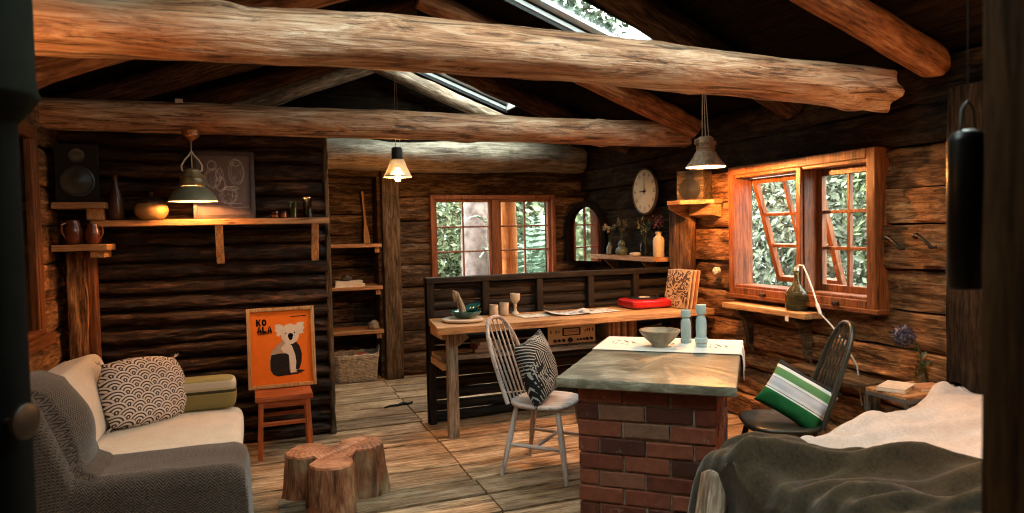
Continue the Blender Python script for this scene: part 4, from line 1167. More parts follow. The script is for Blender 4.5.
for k in range(26):
    cx, cz = rc.choice([(-.07, .29), (.085, .33), (.03, .17)]); x, z = cx + rc.uniform(-.04, .04), cz + rc.uniform(-.06, .06)
    b.tube([(x, .0008, z), (x + rc.uniform(-.02, .02), .0008, z + rc.uniform(-.03, .03)), (x + rc.uniform(-.03, .03), .0008, z + rc.uniform(-.03, .03))], .0006, 4)
for (x0, z0, n_) in ((.035, .105, 9), (.045, .078, 13), (.030, .085, 1)):
    b.tube([(x0 + k * .008, .0008, z0 + .006 * math.sin(k * 2.3) + .003 * (k % 3)) for k in range(n_ + 2)], .0012, 4)
b.build('chalk_drawing', plain('chalk', (.62, .60, .58), .9, .1), cb)
cb.rotation_euler = (-R(5), 0, R(1.5))
def votive(name, label, loc, r, h, col, sub, subcol):
    c = thing(name, label, 'glass', loc)
    b = MB(); b.lathe([(r * .8, 0), (r, .003), (r, h), (r * .93, h), (r * .93, .006), (.001, .006)], n=24); b.build('glass', glass(name + '_glass_%.2f' % h, col, .12), c, smooth=50)
    b = MB(); b.lathe([(.001, .007), (r * .88, .007), (r * .88, h * sub), (.001, h * sub)], n=20); b.build('filling', plain(name + '_fill_%.2f' % h, subcol, .5), c, smooth=40)
votive('candle_glass', 'short amber candle glass left of the other jars on the long shelf', (.122, 5.10, 1.631), .024, .050, (.95, .80, .62), .45, (.45, .18, .07))
votive('candle_glass', 'second short reddish candle glass on the long shelf', (.180, 5.12, 1.631), .022, .046, (.95, .60, .45), .75, (.40, .09, .035))
votive('storage_jar', 'taller greenish glass jar on the long shelf beside the candle glasses', (.245, 5.13, 1.631), .028, .120, (.70, .78, .62), .55, (.09, .085, .05))
votive('storage_jar', 'tall dark glass jar nearest the right end of the long shelf', (.345, 5.13, 1.631), .030, .145, (.55, .55, .50), .50, (.03, .022, .016))

# ---------- left corner shelves
u1 = thing('corner_shelf', 'upper small plank shelf in the left corner carrying the speaker', 'shelf', (-1.06, 5.12, 1.72))
b = MB(); b.bb((-1.20, 5.0, 1.705), (-.905, 5.235, 1.745)); b.build('plank', wood('shelf', 'x'), u1, world=True, bevel=.004)
b = MB(); b.bb((-1.02, 5.05, 1.632), (-.925, 5.235, 1.705)); b.build('bracket', wood('shelf', 'y'), u1, world=True, bevel=.004)
u2 = thing('corner_shelf', 'lower small plank shelf in the left corner with two brown jugs', 'shelf', (-1.06, 5.1, 1.45))
b = MB(); b.bb((-1.20, 4.96, 1.436), (-.895, 5.235, 1.476)); b.build('plank', wood('shelf', 'x'), u2, world=True, bevel=.004)
b = MB(); b.bb((-1.0, 5.0, 1.39), (-.92, 5.235, 1.436)); b.build('bracket', wood('shelf', 'y'), u2, world=True, bevel=.004)
def speaker(label, loc, rotz, w, d, h, mt):
    c = thing('speaker', label, 'speaker', loc, rotz)
    b = MB(); b.bb((-w / 2, -d / 2, 0), (w / 2, d / 2, h)); b.build('cabinet', mt, c, bevel=.005)
    rx = Matrix.Rotation(PI / 2, 3, 'X')
    b = MB(); b.lathe([(w * .40, 0), (w * .40, .008), (w * .36, .010), (w * .34, .002), (w * .16, -.012 + .02), (w * .13, .010), (.001, .016)], (0, -d / 2, h * .36), 28, rx); b.build('woofer', plain('speaker_cone', (.016, .016, .015), .35, .5), c, smooth=40)
    b = MB(); b.lathe([(w * .18, 0), (w * .18, .006), (w * .10, .003), (.001, .010)], (0, -d / 2, h * .80), 20, rx); b.build('tweeter', CACHE['speaker_cone'], c, smooth=40)
    return c
speaker('black loudspeaker on the upper left corner shelf', (-1.075, 5.12, 1.746), R(12), .24, .18, .37, plain('black_cabinet', (.007, .005, .004), .6, .15))
def jug(label, loc, rot, s):
    c = thing('jug', label, 'jug', loc, rot)
    b = MB(); b.lathe([(.032 * s, 0), (.040 * s, .006), (.052 * s, .05 * s), (.050 * s, .09 * s), (.036 * s, .125 * s), (.034 * s, .145 * s), (.030 * s, .145 * s), (.032 * s, .12 * s), (.045 * s, .08 * s), (.001, .012)], n=30); b.build('body', glaze('treacle_glaze', (.070, .018, .008), (.16, .045, .016), .14, 8, .6), c, smooth=55)
    b = MB(); b.tube([(-.035 * s, 0, .132 * s), (-.066 * s, 0, .12 * s), (-.070 * s, 0, .08 * s), (-.050 * s, 0, .045 * s)], .007 * s, 8); b.build('handle', CACHE['treacle_glaze'], c, smooth=60)
jug('taller treacle-brown jug on the lower left corner shelf', (-1.095, 5.05, 1.477), R(40), 1.06)
jug('squat treacle-brown jug on the right of the lower left corner shelf', (-.985, 5.04, 1.477), R(160), .90)

# ---------- things on the desk
DZ = ZD + .001
b = MB(); b.lathe([(.12, 0), (.150, .006), (.156, .014), (.156, .022), (.146, .026), (.06, .024), (.001, .024)], n=44)
tag(b.build('round_board', plain('white_glaze', (.62, .55, .47), .35, .45, var=.05), loc=(1.415, 4.885, DZ), smooth=40), 'round white platter under the green glass dish on the desk', 'platter')
gd = thing('glass_dish', 'green glass dish full of wavy leaves on the white platter', 'dish', (1.44, 4.885, DZ + .0255))
b = MB(); b.lathe([(.05, 0), (.07, .004), (.10, .025), (.118, .05), (.114, .053), (.095, .03), (.06, .010), (.001, .008)], n=44, wob=.04)
b.build('bowl', glaze('teal_glass', (.008, .055, .055), (.02, .12, .11), .06, 5, .8), gd, smooth=60)
b = MB(); b.lathe([(.02, .02), (.07, .03), (.105, .06), (.10, .064), (.06, .042), (.001, .035)], (.03, 0, .012), 44, Matrix.Rotation(-R(20), 3, 'Y'), wob=.06); b.build('leaf_dish', CACHE['teal_glass'], gd, smooth=60)
b = MB(); b.tube([(0, 0, 0), (-.012, 0, .05), (-.028, 0, .10), (-.045, 0, .145), (-.060, .0, .165), (-.062, .01, .12), (-.048, .012, .085)], [.030, .027, .020, .017, .014, .013, .012], 12)
for i, p in enumerate(b.v): q = 1 + .12 * nz(p[0] * 40, p[1] * 40, p[2] * 30); b.v[i] = (p[0] * q, p[1] * q, p[2])
tag(b.build('driftwood', wood('grey', 'z'), loc=(1.415, 4.885, DZ + .065), smooth=60), 'hooked piece of driftwood standing in the green glass dish', 'driftwood')
pot = glaze('pale_pottery', (.42, .36, .29), (.60, .53, .44), .6, 14)
def cup(label, loc, r, h):
    b = MB(); b.lathe([(r * .9, 0), (r, .004), (r * .98, h * .5), (r, h), (r * .9, h), (r * .88, h * .2), (.001, h * .15)], n=26); tag(b.build('beaker', pot, loc=loc, smooth=50), label, 'cup')
cup('shorter pale pottery beaker left of its twin on the desk', (1.725, 5.075, DZ), .035, .088); cup('taller pale pottery beaker next to the goblet on the desk', (1.812, 5.08, DZ), .037, .100)
b = MB(); b.lathe([(.030, 0), (.034, .004), (.030, .014), (.012, .030), (.010, .06), (.016, .072), (.011, .082), (.024, .100), (.038, .118), (.040, .165), (.036, .168), (.033, .125), (.001, .105)], n=28)
tag(b.build('goblet', pot, loc=(1.905, 5.075, DZ), smooth=50), 'pale pottery goblet on a knobbed stem on the desk', 'goblet')
def paperm(k, a, c):
    M = Mat('printed_paper_%d' % k, .7, .25); x, y, z = M.xyz()
    f = ((y * 140.).sin().gt(.2)) * M.noise(M.vec(), 26, 2).gt(.47) * x.abs().lt(.10); p = M.noise(M.vec(), 14, 2).gt(.60)
    M.color(M.mix(p, M.mix(f, a, (.20, .20, .20)), c)); return M.m
def sheet(name, label, loc, rz, w, d, mt, curl, cat='paper'):
    b = MB(); b.grid(lambda u, v: ((u - .5) * w, (v - .5) * d, .003 + curl * ((u - .5) ** 2) * 4 + .002 * nz(u * 4, v * 4, w * 50)), 14, 10)
    return tag(b.build(name, mt, loc=loc, rotz=rz, smooth=60, solid=.0015), label, cat)
sheet('paper_sheet', 'plain pale sheet at the left end of the papers on the desk', (2.02, 4.93, DZ), R(4), .30, .22, paperm(1, (.60, .57, .50), (.55, .52, .47)), .001)
sheet('magazine', 'open magazine with dark pictures in the middle of the desk papers', (2.28, 4.90, DZ + .003), R(-8), .34, .24, paperm(2, (.56, .56, .56), (.10, .11, .13)), .022, 'magazine')
sheet('paper_sheet', 'white printed sheet at the right end of the papers on the desk', (2.55, 4.92, DZ + .001), R(10), .30, .24, paperm(3, (.64, .62, .58), (.38, .36, .36)), .003)
# record player
rp = thing('record_player', 'low rounded red record player with a white disc on the right of the desk', 'record player', (3.03, 4.985, DZ))
red = plain('red_plastic', (.42, .012, .012), .28, .5, var=.06)
q = cushion(.37, .30, .075, .004); q.v = [(x, y, z + .040) for x, y, z in q.v]; q.build('body', red, rp, smooth=60)
b = MB(); b.lathe([(.135, .076), (.138, .080), (.132, .084), (.001, .084)], n=40); b.build('platter', plain('black_vinyl', (.015, .015, .016), .3, .5), rp, smooth=40)
b = MB(); b.lathe([(.047, .085), (.047, .087), (.006, .087), (.004, .094), (.001, .094)], n=28); b.build('disc_label', plain('white_card', (.66, .62, .56), .7, .2), rp, smooth=40)
b = MB(); b.tube([(.14, .10, .09), (.15, .02, .10), (.10, -.05, .09)], .004, 8); b.build('tone_arm', plain('chrome', (.6, .6, .6), .2, .5, .9), rp, smooth=60)
# records leaning
def swirl():
    M = Mat('swirl_print', .5, .35); n = M.noise(M.vec(), 7, 2, .5, 2.6); f = (n * 34.).sin().gt(.15)
    M.color(M.mix(f, (.50, .36, .20), (.075, .032, .018))); return M.m
SLV = [('brown and cream swirl-printed', swirl()), ('cream', plain('sleeve_cream', (.60, .50, .36), .5)), ('dull brown', plain('sleeve_brown', (.26, .13, .07), .5)), ('pale', plain('sleeve_pale', (.62, .56, .46), .5)), ('rust red', plain('sleeve_rust', (.40, .11, .05), .5)), ('tan', plain('sleeve_tan', (.50, .36, .2), .5))]
wd = Vector((.04, -1.0, 0)).normalized(); up0 = Vector((.17, .0, .98)).normalized()
for k, (nm, mt) in enumerate(SLV):
    b = MB(); b.box((0, .157, 0), (.30, .312, .006))
    pos = ('front of the row of records leaning on the desk', 'second in the row of records leaning on the desk', 'third in the row of records leaning on the desk', 'fourth in the row of records leaning on the desk', 'fifth in the row of records leaning on the desk', 'back of the row of records leaning on the desk')[k]
    o = tag(b.build('record_sleeve', mt, bevel=.001), '%s sleeve, %s' % (nm, pos), 'record', 'records leaning at the end of the desk')
    F = frame3(wd, up0); base = Vector((3.205, 4.80, DZ + .004)) + Vector((1, 0, 0)) * .019 * k
    place(o, base, F)

# lower shelf
LZ = .589
am = thing('stereo_amplifier', 'cream-fronted stereo amplifier with a meter window and knobs on the lower desk shelf', 'amplifier', (2.335, 5.03, LZ))
b = MB(); b.bb((-.205, -.08, .008), (.205, .12, .145)); b.build('case', plain('black_cabinet', (.02, .02, .02)), am, bevel=.003)
b = MB(); b.bb((-.208, -.092, .006), (.208, -.08, .150)); b.build('front_plate', plain('champagne_metal', (.74, .60, .40), .45, .5, .0, var=.04, bump=0), am, bevel=.002)
b = MB(); b.bb((-.085, -.094, .070), (.075, -.0915, .132)); b.build('meter_frame', blk, am)
b = MB(); b.bb((-.070, -.0955, .078), (.060, -.0935, .124)); b.build('meter', plain('meter_card', (.60, .45, .27), .4), am)
b = MB(); b.bb((-.065, -.0965, .098), (.055, -.095, .101)); [b.bb((-.06 + k * .016, -.0965, .106), (-.058 + k * .016, -.095, .116)) for k in range(8)]; b.build('meter_scale', plain('meter_ink', (.10, .05, .03), .5), am)
rx = Matrix.Rotation(PI / 2, 3, 'X')
for x, r in ((-.155, .013), (-.118, .011), (-.078, .013), (-.02, .020), (.045, .008), (.072, .008), (.10, .008), (.128, .012), (.168, .012)):
    b = MB(); b.lathe([(r * .9, 0), (r, .003), (r, .016), (r * .85, .020), (.001, .020)], (x, -.092, .036), 16, rx); b.build('knob', plain('dark_knob', (.03, .02, .015), .35), am, smooth=40)
for x in (-.185, -.14, -.115, .115, .135, .155, .185):
    b = MB(); b.bb((x - .004, -.096, .095), (x + .004, -.092, .118 if abs(x) > .12 else .108)); b.build('switch', blk, am)
for x in (-.17, .17): b = MB(); b.lathe([(.016, 0), (.016, .008)], (x, 0, 0), 12); b.build('foot', blk, am)
b = MB(); b.tube([(-.02, -.112, .035), (-.04, -.125, .012), (-.09, -.14, .004), (-.06, -.15, .004), (.02, -.155, .004)], .003, 6); b.build('headphone_lead', blk, am, smooth=60)
COLS = [(.50, .32, .16), (.20, .10, .06), (.62, .54, .42), (.60, .22, .07), (.64, .56, .42), (.16, .09, .06), (.58, .30, .12), (.62, .55, .45), (.10, .06, .05), (.55, .20, .08), (.50, .42, .32), (.30, .14, .08)]
CN = ['tan', 'dark brown', 'cream', 'orange', 'ivory', 'chocolate', 'amber', 'pale', 'black-brown', 'rust', 'grey', 'maroon']
x = 2.66
ORD = ['first', 'second', 'third', 'fourth', 'fifth', 'sixth', 'seventh', 'eighth', 'ninth', 'tenth', 'eleventh', 'twelfth']
rb2 = random.Random(4)
for k in range(12):
    w = rb2.uniform(.015, .026); h = rb2.uniform(.178, .196)
    c = thing('book', '%s book, %s from the left in the upright row on the lower desk shelf' % (CN[k], ORD[k]), 'book', (x + w / 2, 5.03, LZ), 0, 'upright books on the lower desk shelf')
    b = MB(); b.bb((-w / 2 + .002, -.092, .003), (w / 2 - .002, .098, h - .004)); b.build('pages', plain('paper_row', (.56, .48, .36), .8), c)
    b = MB(); b.bb((-w / 2, -.10, 0), (-w / 2 + .002, .10, h)); b.bb((w / 2 - .002, -.10, 0), (w / 2, .10, h)); b.bb((-w / 2, -.102, 0), (w / 2, -.098, h)); b.build('cover', plain('spine_%d' % k, COLS[k], .5), c, bevel=.001)
    x += w + .0015
for k, (cc, nm, sp_) in enumerate((((.52, .24, .08), 'amber', 'bottom'), ((.60, .50, .38), 'cream', 'middle'), ((.22, .12, .08), 'brown', 'top'))):
    book('book', .22 - .02 * k, .15, .028, cc, '%s book at the %s of the flat pile right of the upright books' % (nm, sp_), (3.09, 4.97, LZ + .0285 * k), R(4 * k - 3))
b = MB(); b.tube([(-.08, -.01, .005), (0, 0, .006), (.05, .01, .010), (.085, .0, .016)], [.005, .006, .008, .014], 8); tag(b.build('headphone_stick', plain('steel', (.45, .44, .42), .3, .5, .8), loc=(3.09, 4.95, LZ + .087), smooth=60), 'small metal tool lying on the flat pile of books', 'tool')
for k, (cc, nm) in enumerate((((.40, .30, .20), 'tan book under the others in the pile at the left of the lower desk shelf'), ((.55, .20, .14), 'reddish book in the middle of the left pile on the lower desk shelf'), ((.58, .52, .42), 'cream book topping the left pile on the lower desk shelf'))):
    book('book', .21 - .02 * k, .15, .026, cc, nm, (1.62, 4.99, LZ + .0265 * k), R(5 * k))
b = MB(); b.lathe([(.04, 0), (.06, .004), (.078, .014), (.076, .017), (.055, .008), (.001, .006)], n=30); tag(b.build('saucer', pot, loc=(1.43, 4.97, LZ), smooth=50), 'small pale saucer at the left end of the lower desk shelf', 'saucer')

# ---------- recessed shelves
for zt, nm in ((1.405, 'top'), (.975, 'middle'), (.525, 'lowest')):
    b = MB(); b.bb((.31, 6.985, zt - .034), (1.185, 7.40, zt)); sh = b.build('recess_shelf', wood('shelf', 'x'), loc=(.75, 7.2, zt), world=True, bevel=.004)
    tag(sh, '%s plank shelf in the recess left of the timber post' % nm, 'shelf')
    b = MB(); b.bb((1.12, 7.02, zt - .09), (1.165, 7.06, zt - .034)); b.build('bracket', wood('shelf', 'z'), sh).matrix_parent_inverse = sh.matrix_world.inverted()
for o in list(COL.objects):
    if o.name.startswith('bracket') and o.parent and o.parent.name.startswith('recess_shelf'):
        for v in o.data.vertices: v.co -= o.parent.location
        o.matrix_parent_inverse = Matrix.Identity(4)
pd = MB(); pd.prism([(-.035, 0), (.035, 0), (.030, .10), (.014, .20), (.010, .30), (.010, .50), (.016, .54), (0, .56), (-.016, .54), (-.010, .50), (-.010, .30), (-.014, .20), (-.030, .10)], .016, Matrix(((1, 0, 0, 0), (0, 0, -1, 0), (0, 1, 0, 0), (0, 0, 0, 1))))
o = tag(pd.build('wooden_paddle', wood('shelf', 'z'), loc=(1.085, 7.30, 1.407), bevel=.003), 'long wooden paddle leaning upright on the top recess shelf', 'paddle'); o.rotation_euler = (-R(6), R(-3), 0)
for k, (cc, nm) in enumerate((((.62, .56, .46), 'cream book at the bottom of the pile on the middle recess shelf'), ((.66, .62, .55), 'white book upper in the pile on the middle recess shelf'))):
    book('book', .30 - .03 * k, .20, .028, cc, nm, (.86, 7.12, .976 + .0285 * k), R(3 - 5 * k))
b = MB(); b.lathe([(.02, 0), (.05, .01), (.055, .03), (.035, .05), (.030, .06), (.001, .06)], n=20); tag(b.build('small_pot', plain('dark_clay', (.05, .035, .025), .5), loc=(.84, 7.12, 1.034), smooth=50), 'little dark clay pot on top of the books on the middle recess shelf', 'pot')
b = MB(); b.lathe([(.03, 0), (.05, .01), (.05, .06), (.03, .08), (.001, .08)], n=20); tag(b.build('small_pot', CACHE['dark_clay'], loc=(.64, 7.14, .976), smooth=50), 'dark clay pot left of the books on the middle recess shelf', 'pot')
b = MB()
def rock(u, v):
    a, t = u * 2 * PI, -PI / 2 + v * PI; p = Vector((math.cos(a) * math.cos(t), math.sin(a) * math.cos(t), math.sin(t))); r = 1 + .35 * nz(p.x * 1.6 + 3, p.y * 1.6, p.z * 1.6)
    return (p.x * r * .062, p.y * r * .05, max(-.04, p.z * r * .05) + .04)
b.grid(rock, 24, 14, closed_u=True); tag(b.build('stone', plain('grey_stone', (.20, .16, .12), .8, .2, var=.4, bump=.4), loc=(1.09, 7.07, .526), smooth=50, weld=True), 'rough lump of stone on the right of the lowest recess shelf', 'stone')
bs = thing('wicker_basket', 'grey wicker basket with ear handles on the floor under the recess shelves', 'basket', (.905, 7.17, 0))
def rim(t, f, h):
    """rounded-rectangle ring point"""
    a = t * 2 * PI; c, s = math.cos(a), math.sin(a); k = (abs(c) ** 5 + abs(s) ** 5) ** (-.2); return Vector((c * k * .225 * f, s * k * .155 * f, h))
wk = plain('wicker', (.46, .40, .31), .7, .25, var=.35, scale=30, bump=.2)
b = MB(); nst = 40
for r_ in range(15):
    h = .012 + r_ * .0165; f = .90 + .10 * h / .25
    b.tube([rim(k / 160, f + .022 * (1 if (k // 4 + r_) % 2 else -1), h) for k in range(160)], .0075, 6, closed=True)
for k in range(nst): t = (k + .5) / nst; b.tube([rim(t, .90, 0), rim(t, 1.0, .255)], .005, 6)
b.add([rim(k / 40, .9, .012) for k in range(40)], [tuple(range(40))]); b.build('weave', wk, bs, smooth=70)
b = MB()
for r_ in range(3): b.tube([rim(k / 100, 1.03, .252 + .012 * r_) + Vector((0, 0, .004 * math.sin(k * .9 + r_ * 2))) for k in range(100)], .009, 6, closed=True)
b.build('rim', wk, bs, smooth=70)
for s in (-1, 1):
    b = MB(); b.tube([(s * .228, -.06, .26), (s * .245, -.045, .325), (s * .25, 0, .34), (s * .245, .045, .325), (s * .228, .06, .26)], .010, 8); b.build('handle', wk, bs, smooth=70)
b = MB(); b.grid(lambda u, v: ((u - .5) * .30, (v - .5) * .2, .232 + .030 * nz(u * 4, v * 4, 2)), 20, 16)
tag(b.build('folded_cloth', fabric('dark_cloth', (.03, .026, .022), (.09, .075, .06)), loc=(.905, 7.17, 0), smooth=70, solid=.02), 'dark cloth lying in the wicker basket', 'cloth')
b = MB(); b.grid(lambda u, v: ((u - .5) * .12, (v - .5) * .10, .012 + .012 * nz(u * 4, v * 4, 2)), 12, 10)
tag(b.build('red_cloth', fabric('red_cloth', (.30, .015, .012), (.48, .04, .03)), loc=(.955, 7.10, .262), smooth=70, solid=.012), 'small red cloth on top in the wicker basket', 'cloth')

# ---------- pendants and the ceiling lamp
enamel = plain('enamel_green', (.17, .18, .125), .35, .5, var=.12); inner = plain('enamel_white', (.75, .72, .66), .4, .4, var=.03)
copper = plain('copper', (.52, .24, .12), .3, .5, .9); cordm = plain('twisted_cord', (.35, .28, .20), .8, .2)
bulbm = emit('bulb_glow', (1.0, .72, .38), 28.)
def bulb(c, z, r=.028):
    b = MB(); b.lathe([(.001, -r), (r * .6, -r * .8), (r, 0), (r * .75, r * .75), (r * .45, r * 1.4), (r * .45, r * 2.0), (.001, r * 2.0)], (0, 0, z), 18); b.build('bulb', bulbm, c, smooth=60)
def lampshade(c, prof, m_out, z0, n=36):
    b = MB(); b.lathe(prof, (0, 0, z0), n, cap=False); b.build('shade', m_out, c, smooth=50)
    b = MB(); b.lathe([(r - .003, z + (0 if i == 0 else -.003)) for i, (r, z) in enumerate(prof)], (0, 0, z0 + .001), n, cap=False); b.build('shade_lining', inner, c, smooth=50)
def power(loc, w, col=(1, .39, .10), r=.03):
    l = bpy.data.lights.new('lamp_light', 'POINT'); l.energy = w; l.color = col; l.shadow_soft_size = r
    o = bpy.data.objects.new('lamp_light', l); COL.objects.link(o); o.location = loc; return o
# lamp under the rear tie beam
l1 = thing('ceiling_lamp', 'green enamel lamp on a copper rose hanging under the rear tie beam by the drawing', 'lamp', (-.387, 4.945, 1.742))
lampshade(l1, [(.150, 0), (.147, .010), (.137, .035), (.118, .062), (.092, .086), (.072, .098)], enamel, 0)
b = MB(); b.lathe([(.066, .096), (.078, .104), (.082, .120), (.074, .132), (.070, .150), (.076, .158), (.070, .170), (.052, .186), (.048, .205), (.030, .215), (.001, .218)], n=36, wob=.035); b.build('cap', glaze('aged_brass', (.13, .095, .045), (.26, .20, .10), .35, 18), l1, smooth=40)
for s in (-1, 1):
    b = MB(); b.tube([(s * .045, 0, .198), (s * .060, 0, .205), (s * .062, 0, .235), (s * .042, 0, .272), (s * .014, 0, .305), (0, 0, .330)], .0055, 8); b.build('loop', plain('pale_rope', (.55, .46, .35), .7), l1, smooth=60)
b = MB(); b.tube([(0, 0, .21), (0, 0, .43)], .004, 8); b.build('cord', cordm, l1)
b = MB(); b.lathe([(.012, .395), (.020, .402), (.044, .415), (.056, .432), (.052, .446), (.058, .455), (.058, .462)], n=30); b.build('ceiling_rose', copper, l1, smooth=50)
bulb(l1, .035)
# clear bell pendant over the recess
l2 = thing('pendant_lamp', 'small ribbed glass bell pendant with a bare glowing bulb near the recessed shelves', 'lamp', (1.185, 6.05, 2.005))
prof = [(.125, 0), (.122, .012), (.100, .05), (.083, .09), (.070, .125), (.058, .155)]
b = MB(); b.lathe(prof, n=48, wob=.02, cap=False); b.build('shade', glaze('smoky_glass', (.30, .27, .21), (.60, .54, .42), .3, 14), l2, smooth=60)
CACHE['smoky_glass'].node_tree.nodes['Principled BSDF'].inputs['Transmission Weight'].default_value = .55
b = MB(); b.lathe([(.124, -.002), (.127, .006), (.121, .012)], n=48, cap=False); b.build('shade_rim', plain('milk_glass', (.75, .66, .5), .3), l2, smooth=60)
b = MB(); b.lathe([(.055, .150), (.050, .165), (.048, .25), (.040, .262), (.001, .264)], n=24); b.build('cap', plain('dark_tin', (.035, .026, .018), .45, .5), l2, smooth=40)
b = MB(); b.tube([(-.012, 0, .26), (-.004, 0, 1.16)], .003, 6); b.tube([(.03, 0, .26), (0, 0, 1.0)], .002, 6); b.build('cord', cordm, l2)
bulb(l2, -.005, .034)
# rusty pendant on a forked cord by the right window
l3 = thing('pendant_lamp', 'rusty cone pendant on a forked cord between the clock and the right window', 'lamp', (3.0, 4.08, 1.925))
rust = glaze('rusty_tin', (.10, .055, .030), (.27, .17, .10), .6, 16, .3)
lampshade(l3, [(.140, 0), (.138, .008), (.110, .040), (.088, .075), (.076, .098), (.074, .104)], rust, 0)
b = MB(); b.lathe([(.074, .102), (.066, .110), (.064, .130), (.070, .136), (.064, .142), (.064, .165), (.070, .171), (.062, .178), (.056, .205), (.036, .218), (.001, .220)], n=32); b.build('cap', rust, l3, smooth=35)
for s in (-1, 1):
    b = MB(); b.tube([(s * .060, 0, .196), (s * .084, 0, .192), (s * .090, 0, .165), (s * .066, 0, .150)], .006, 8); b.build('ear', rust, l3, smooth=60)
b = MB()
for s in (-1, 0, 1): b.tube([(s * .035, .01 * s, .212), (s * .006 - .012, 0, roofz(3.0, .09) - 1.925)], .0030, 6)
b.build('cord', cordm, l3)
bulb(l3, .030)
# unseen bare bulbs added to warm the beams and right wall: by the stove pipe and over the bed
def bare(label, loc):
    c = thing('added_bulb_lamp', label, 'lamp', loc)
    b = MB(); b.lathe([(.018, .04), (.024, .05), (.022, .10), (.010, .12), (.001, .12)], n=20); b.build('holder', copper, c, smooth=40)
    b = MB(); b.tube([(0, 0, .11), (0, 0, roofz(loc[0], .09) - loc[2])], .003, 6); b.build('cord', cordm, c); bulb(c, 0)
bare('unseen bare bulb added beside the stove pipe for warm light', (-.82, 2.38, 1.90)); bare('unseen bare bulb added over the bed for warm light', (2.95, 1.65, 1.60))

# ---------- right wall: small speaker shelf, clock, mirror, vase shelf
cs = thing('corner_shelf', 'small speaker shelf on top of the slab post right of the clock', 'shelf', (3.38, 4.72, 1.70))
b = MB(); b.prism([(3.20, 4.88), (3.20, 4.70), (3.42, 4.545), (3.50, 4.545), (3.50, 5.05), (3.34, 5.05)], .035, Matrix.Translation((0, 0, 1.688))); b.build('plank', wood('shelf', 'y'), cs, world=True, bevel=.004)
b = MB(); b.prism([(3.50, 1.688), (3.24, 1.688), (3.24, 1.66), (3.50, 1.53)], .03, Matrix(((1, 0, 0, 0), (0, 0, 1, 4.90), (0, 1, 0, 0), (0, 0, 0, 1)))); b.build('bracket', wood('shelf', 'x'), cs, world=True, bevel=.003)
b = MB(); b.prism([(3.50, 1.688), (3.40, 1.688), (3.40, 1.60), (3.50, 1.58)], .30, Matrix(((1, 0, 0, 0), (0, 0, 1, 4.56), (0, 1, 0, 0), (0, 0, 0, 1)))); b.build('bracket', wood('shelf', 'y'), cs, world=True, bevel=.003)
speaker('small brown loudspeaker on the shelf behind the rusty pendant', (3.385, 4.76, 1.724), R(-62), .235, .16, .24, wood('oldpost', 'x'))
ck = thing('wall_clock', 'round pale wall clock showing nine on the right wall', 'clock', (3.478, 5.66, 1.853))
ry = Matrix.Rotation(-PI / 2, 3, 'Y')
b = MB(); b.lathe([(.205, -.01), (.220, 0), (.224, .016), (.212, .026), (.204, .018)], n=56, rot=ry, cap=False); b.build('rim', plain('dark_rim', (.045, .033, .024), .4, .5), ck, smooth=50)
b = MB(); b.lathe([(.208, .008), (.206, .014), (.001, .014)], n=56, rot=ry); b.build('face', glaze('clock_face', (.44, .41, .32), (.56, .52, .42), .5, 5), ck, smooth=30)
b = MB()
def cbar(ang, r0, r1, w, x=-.0155, tip=1.0):
    d = Vector((0, -math.sin(ang), math.cos(ang))); p = Vector((0, math.cos(ang), math.sin(ang))); X_ = Vector((x, 0, 0))
    b.add([X_ + d * r0 + p * w / 2, X_ + d * r1 + p * w / 2 * tip, X_ + d * r1 - p * w / 2 * tip, X_ + d * r0 - p * w / 2], [(0, 1, 2, 3)])
NUM = ['II' if k % 2 else 'I' for k in range(12)]
for k in range(12):
    a = k * PI / 6
    for q in ((-.013, 0, .013) if k in (0, 9, 8, 3) else (-.007, .007)):
        cbar(a + q / .165, .150, .185, .006)
for k in range(60): cbar(k * PI / 30, .193, .200, .0025)
b.build('numerals', plain('clock_ink', (.02, .017, .014), .5), ck)
b = MB(); cbar(0, -.03, .165, .012, -.019, .45); cbar(-PI / 2 if False else 3 * PI / 2, -.03, .095, .014, -.018, .5); b.lathe([(.012, 0), (.012, .004), (.001, .004)], (-.019, 0, 0), 14, ry); b.build('hands', plain('clock_hand', (.012, .010, .009), .5), ck)
# arched mirror across the corner
mr = thing('arched_mirror', 'arched mirror in a dark frame across the corner beside the back window', 'mirror', (3.392, 6.745, 1.155), R(-90 + 16.6))
def archpts(w, h, n=28): return [(-w / 2, 0), (w / 2, 0)] + [(w / 2 * math.cos(PI * k / n), h - w / 2 + w / 2 * math.sin(PI * k / n)) for k in range(n + 1)]
MX = Matrix(((1, 0, 0, 0), (0, 0, -1, 0), (0, 1, 0, 0), (0, 0, 0, 1)))
mw, mh = .52, .60
b = MB(); o_, i_ = archpts(mw + .11, mh + .055), archpts(mw, mh)
n_ = len(o_); vs = [MX @ Vector((x, y, d)) for d in (-.015, .05) for x, y in o_] + [MX @ Vector((x, y, d)) for d in (-.015, .05) for x, y in i_]
fs = []
for k in range(n_):
    j = (k + 1) % n_; fs += [(k, j, n_ + j, n_ + k), (2 * n_ + k, 3 * n_ + k, 3 * n_ + j, 2 * n_ + j), (n_ + k, n_ + j, 3 * n_ + j, 3 * n_ + k), (k, 2 * n_ + k, 2 * n_ + j, j)]
b.add(vs, fs); b.build('frame', wood('roof', 'z'), mr, smooth=40)
b = MB(); b.prism([(x, y) for x, y in i_], .006, MX); M = Mat('mirror_silver', .03, .5, 1.0); M.color((.82, .80, .76)); b.build('glass', M.m, mr)
b = MB(); b.prism([(x * 1.06, y * 1.01) for x, y in i_], .006, Matrix.Translation((0, .014, 0)) @ MX); b.build('backing', wood('roof', 'z'), mr)
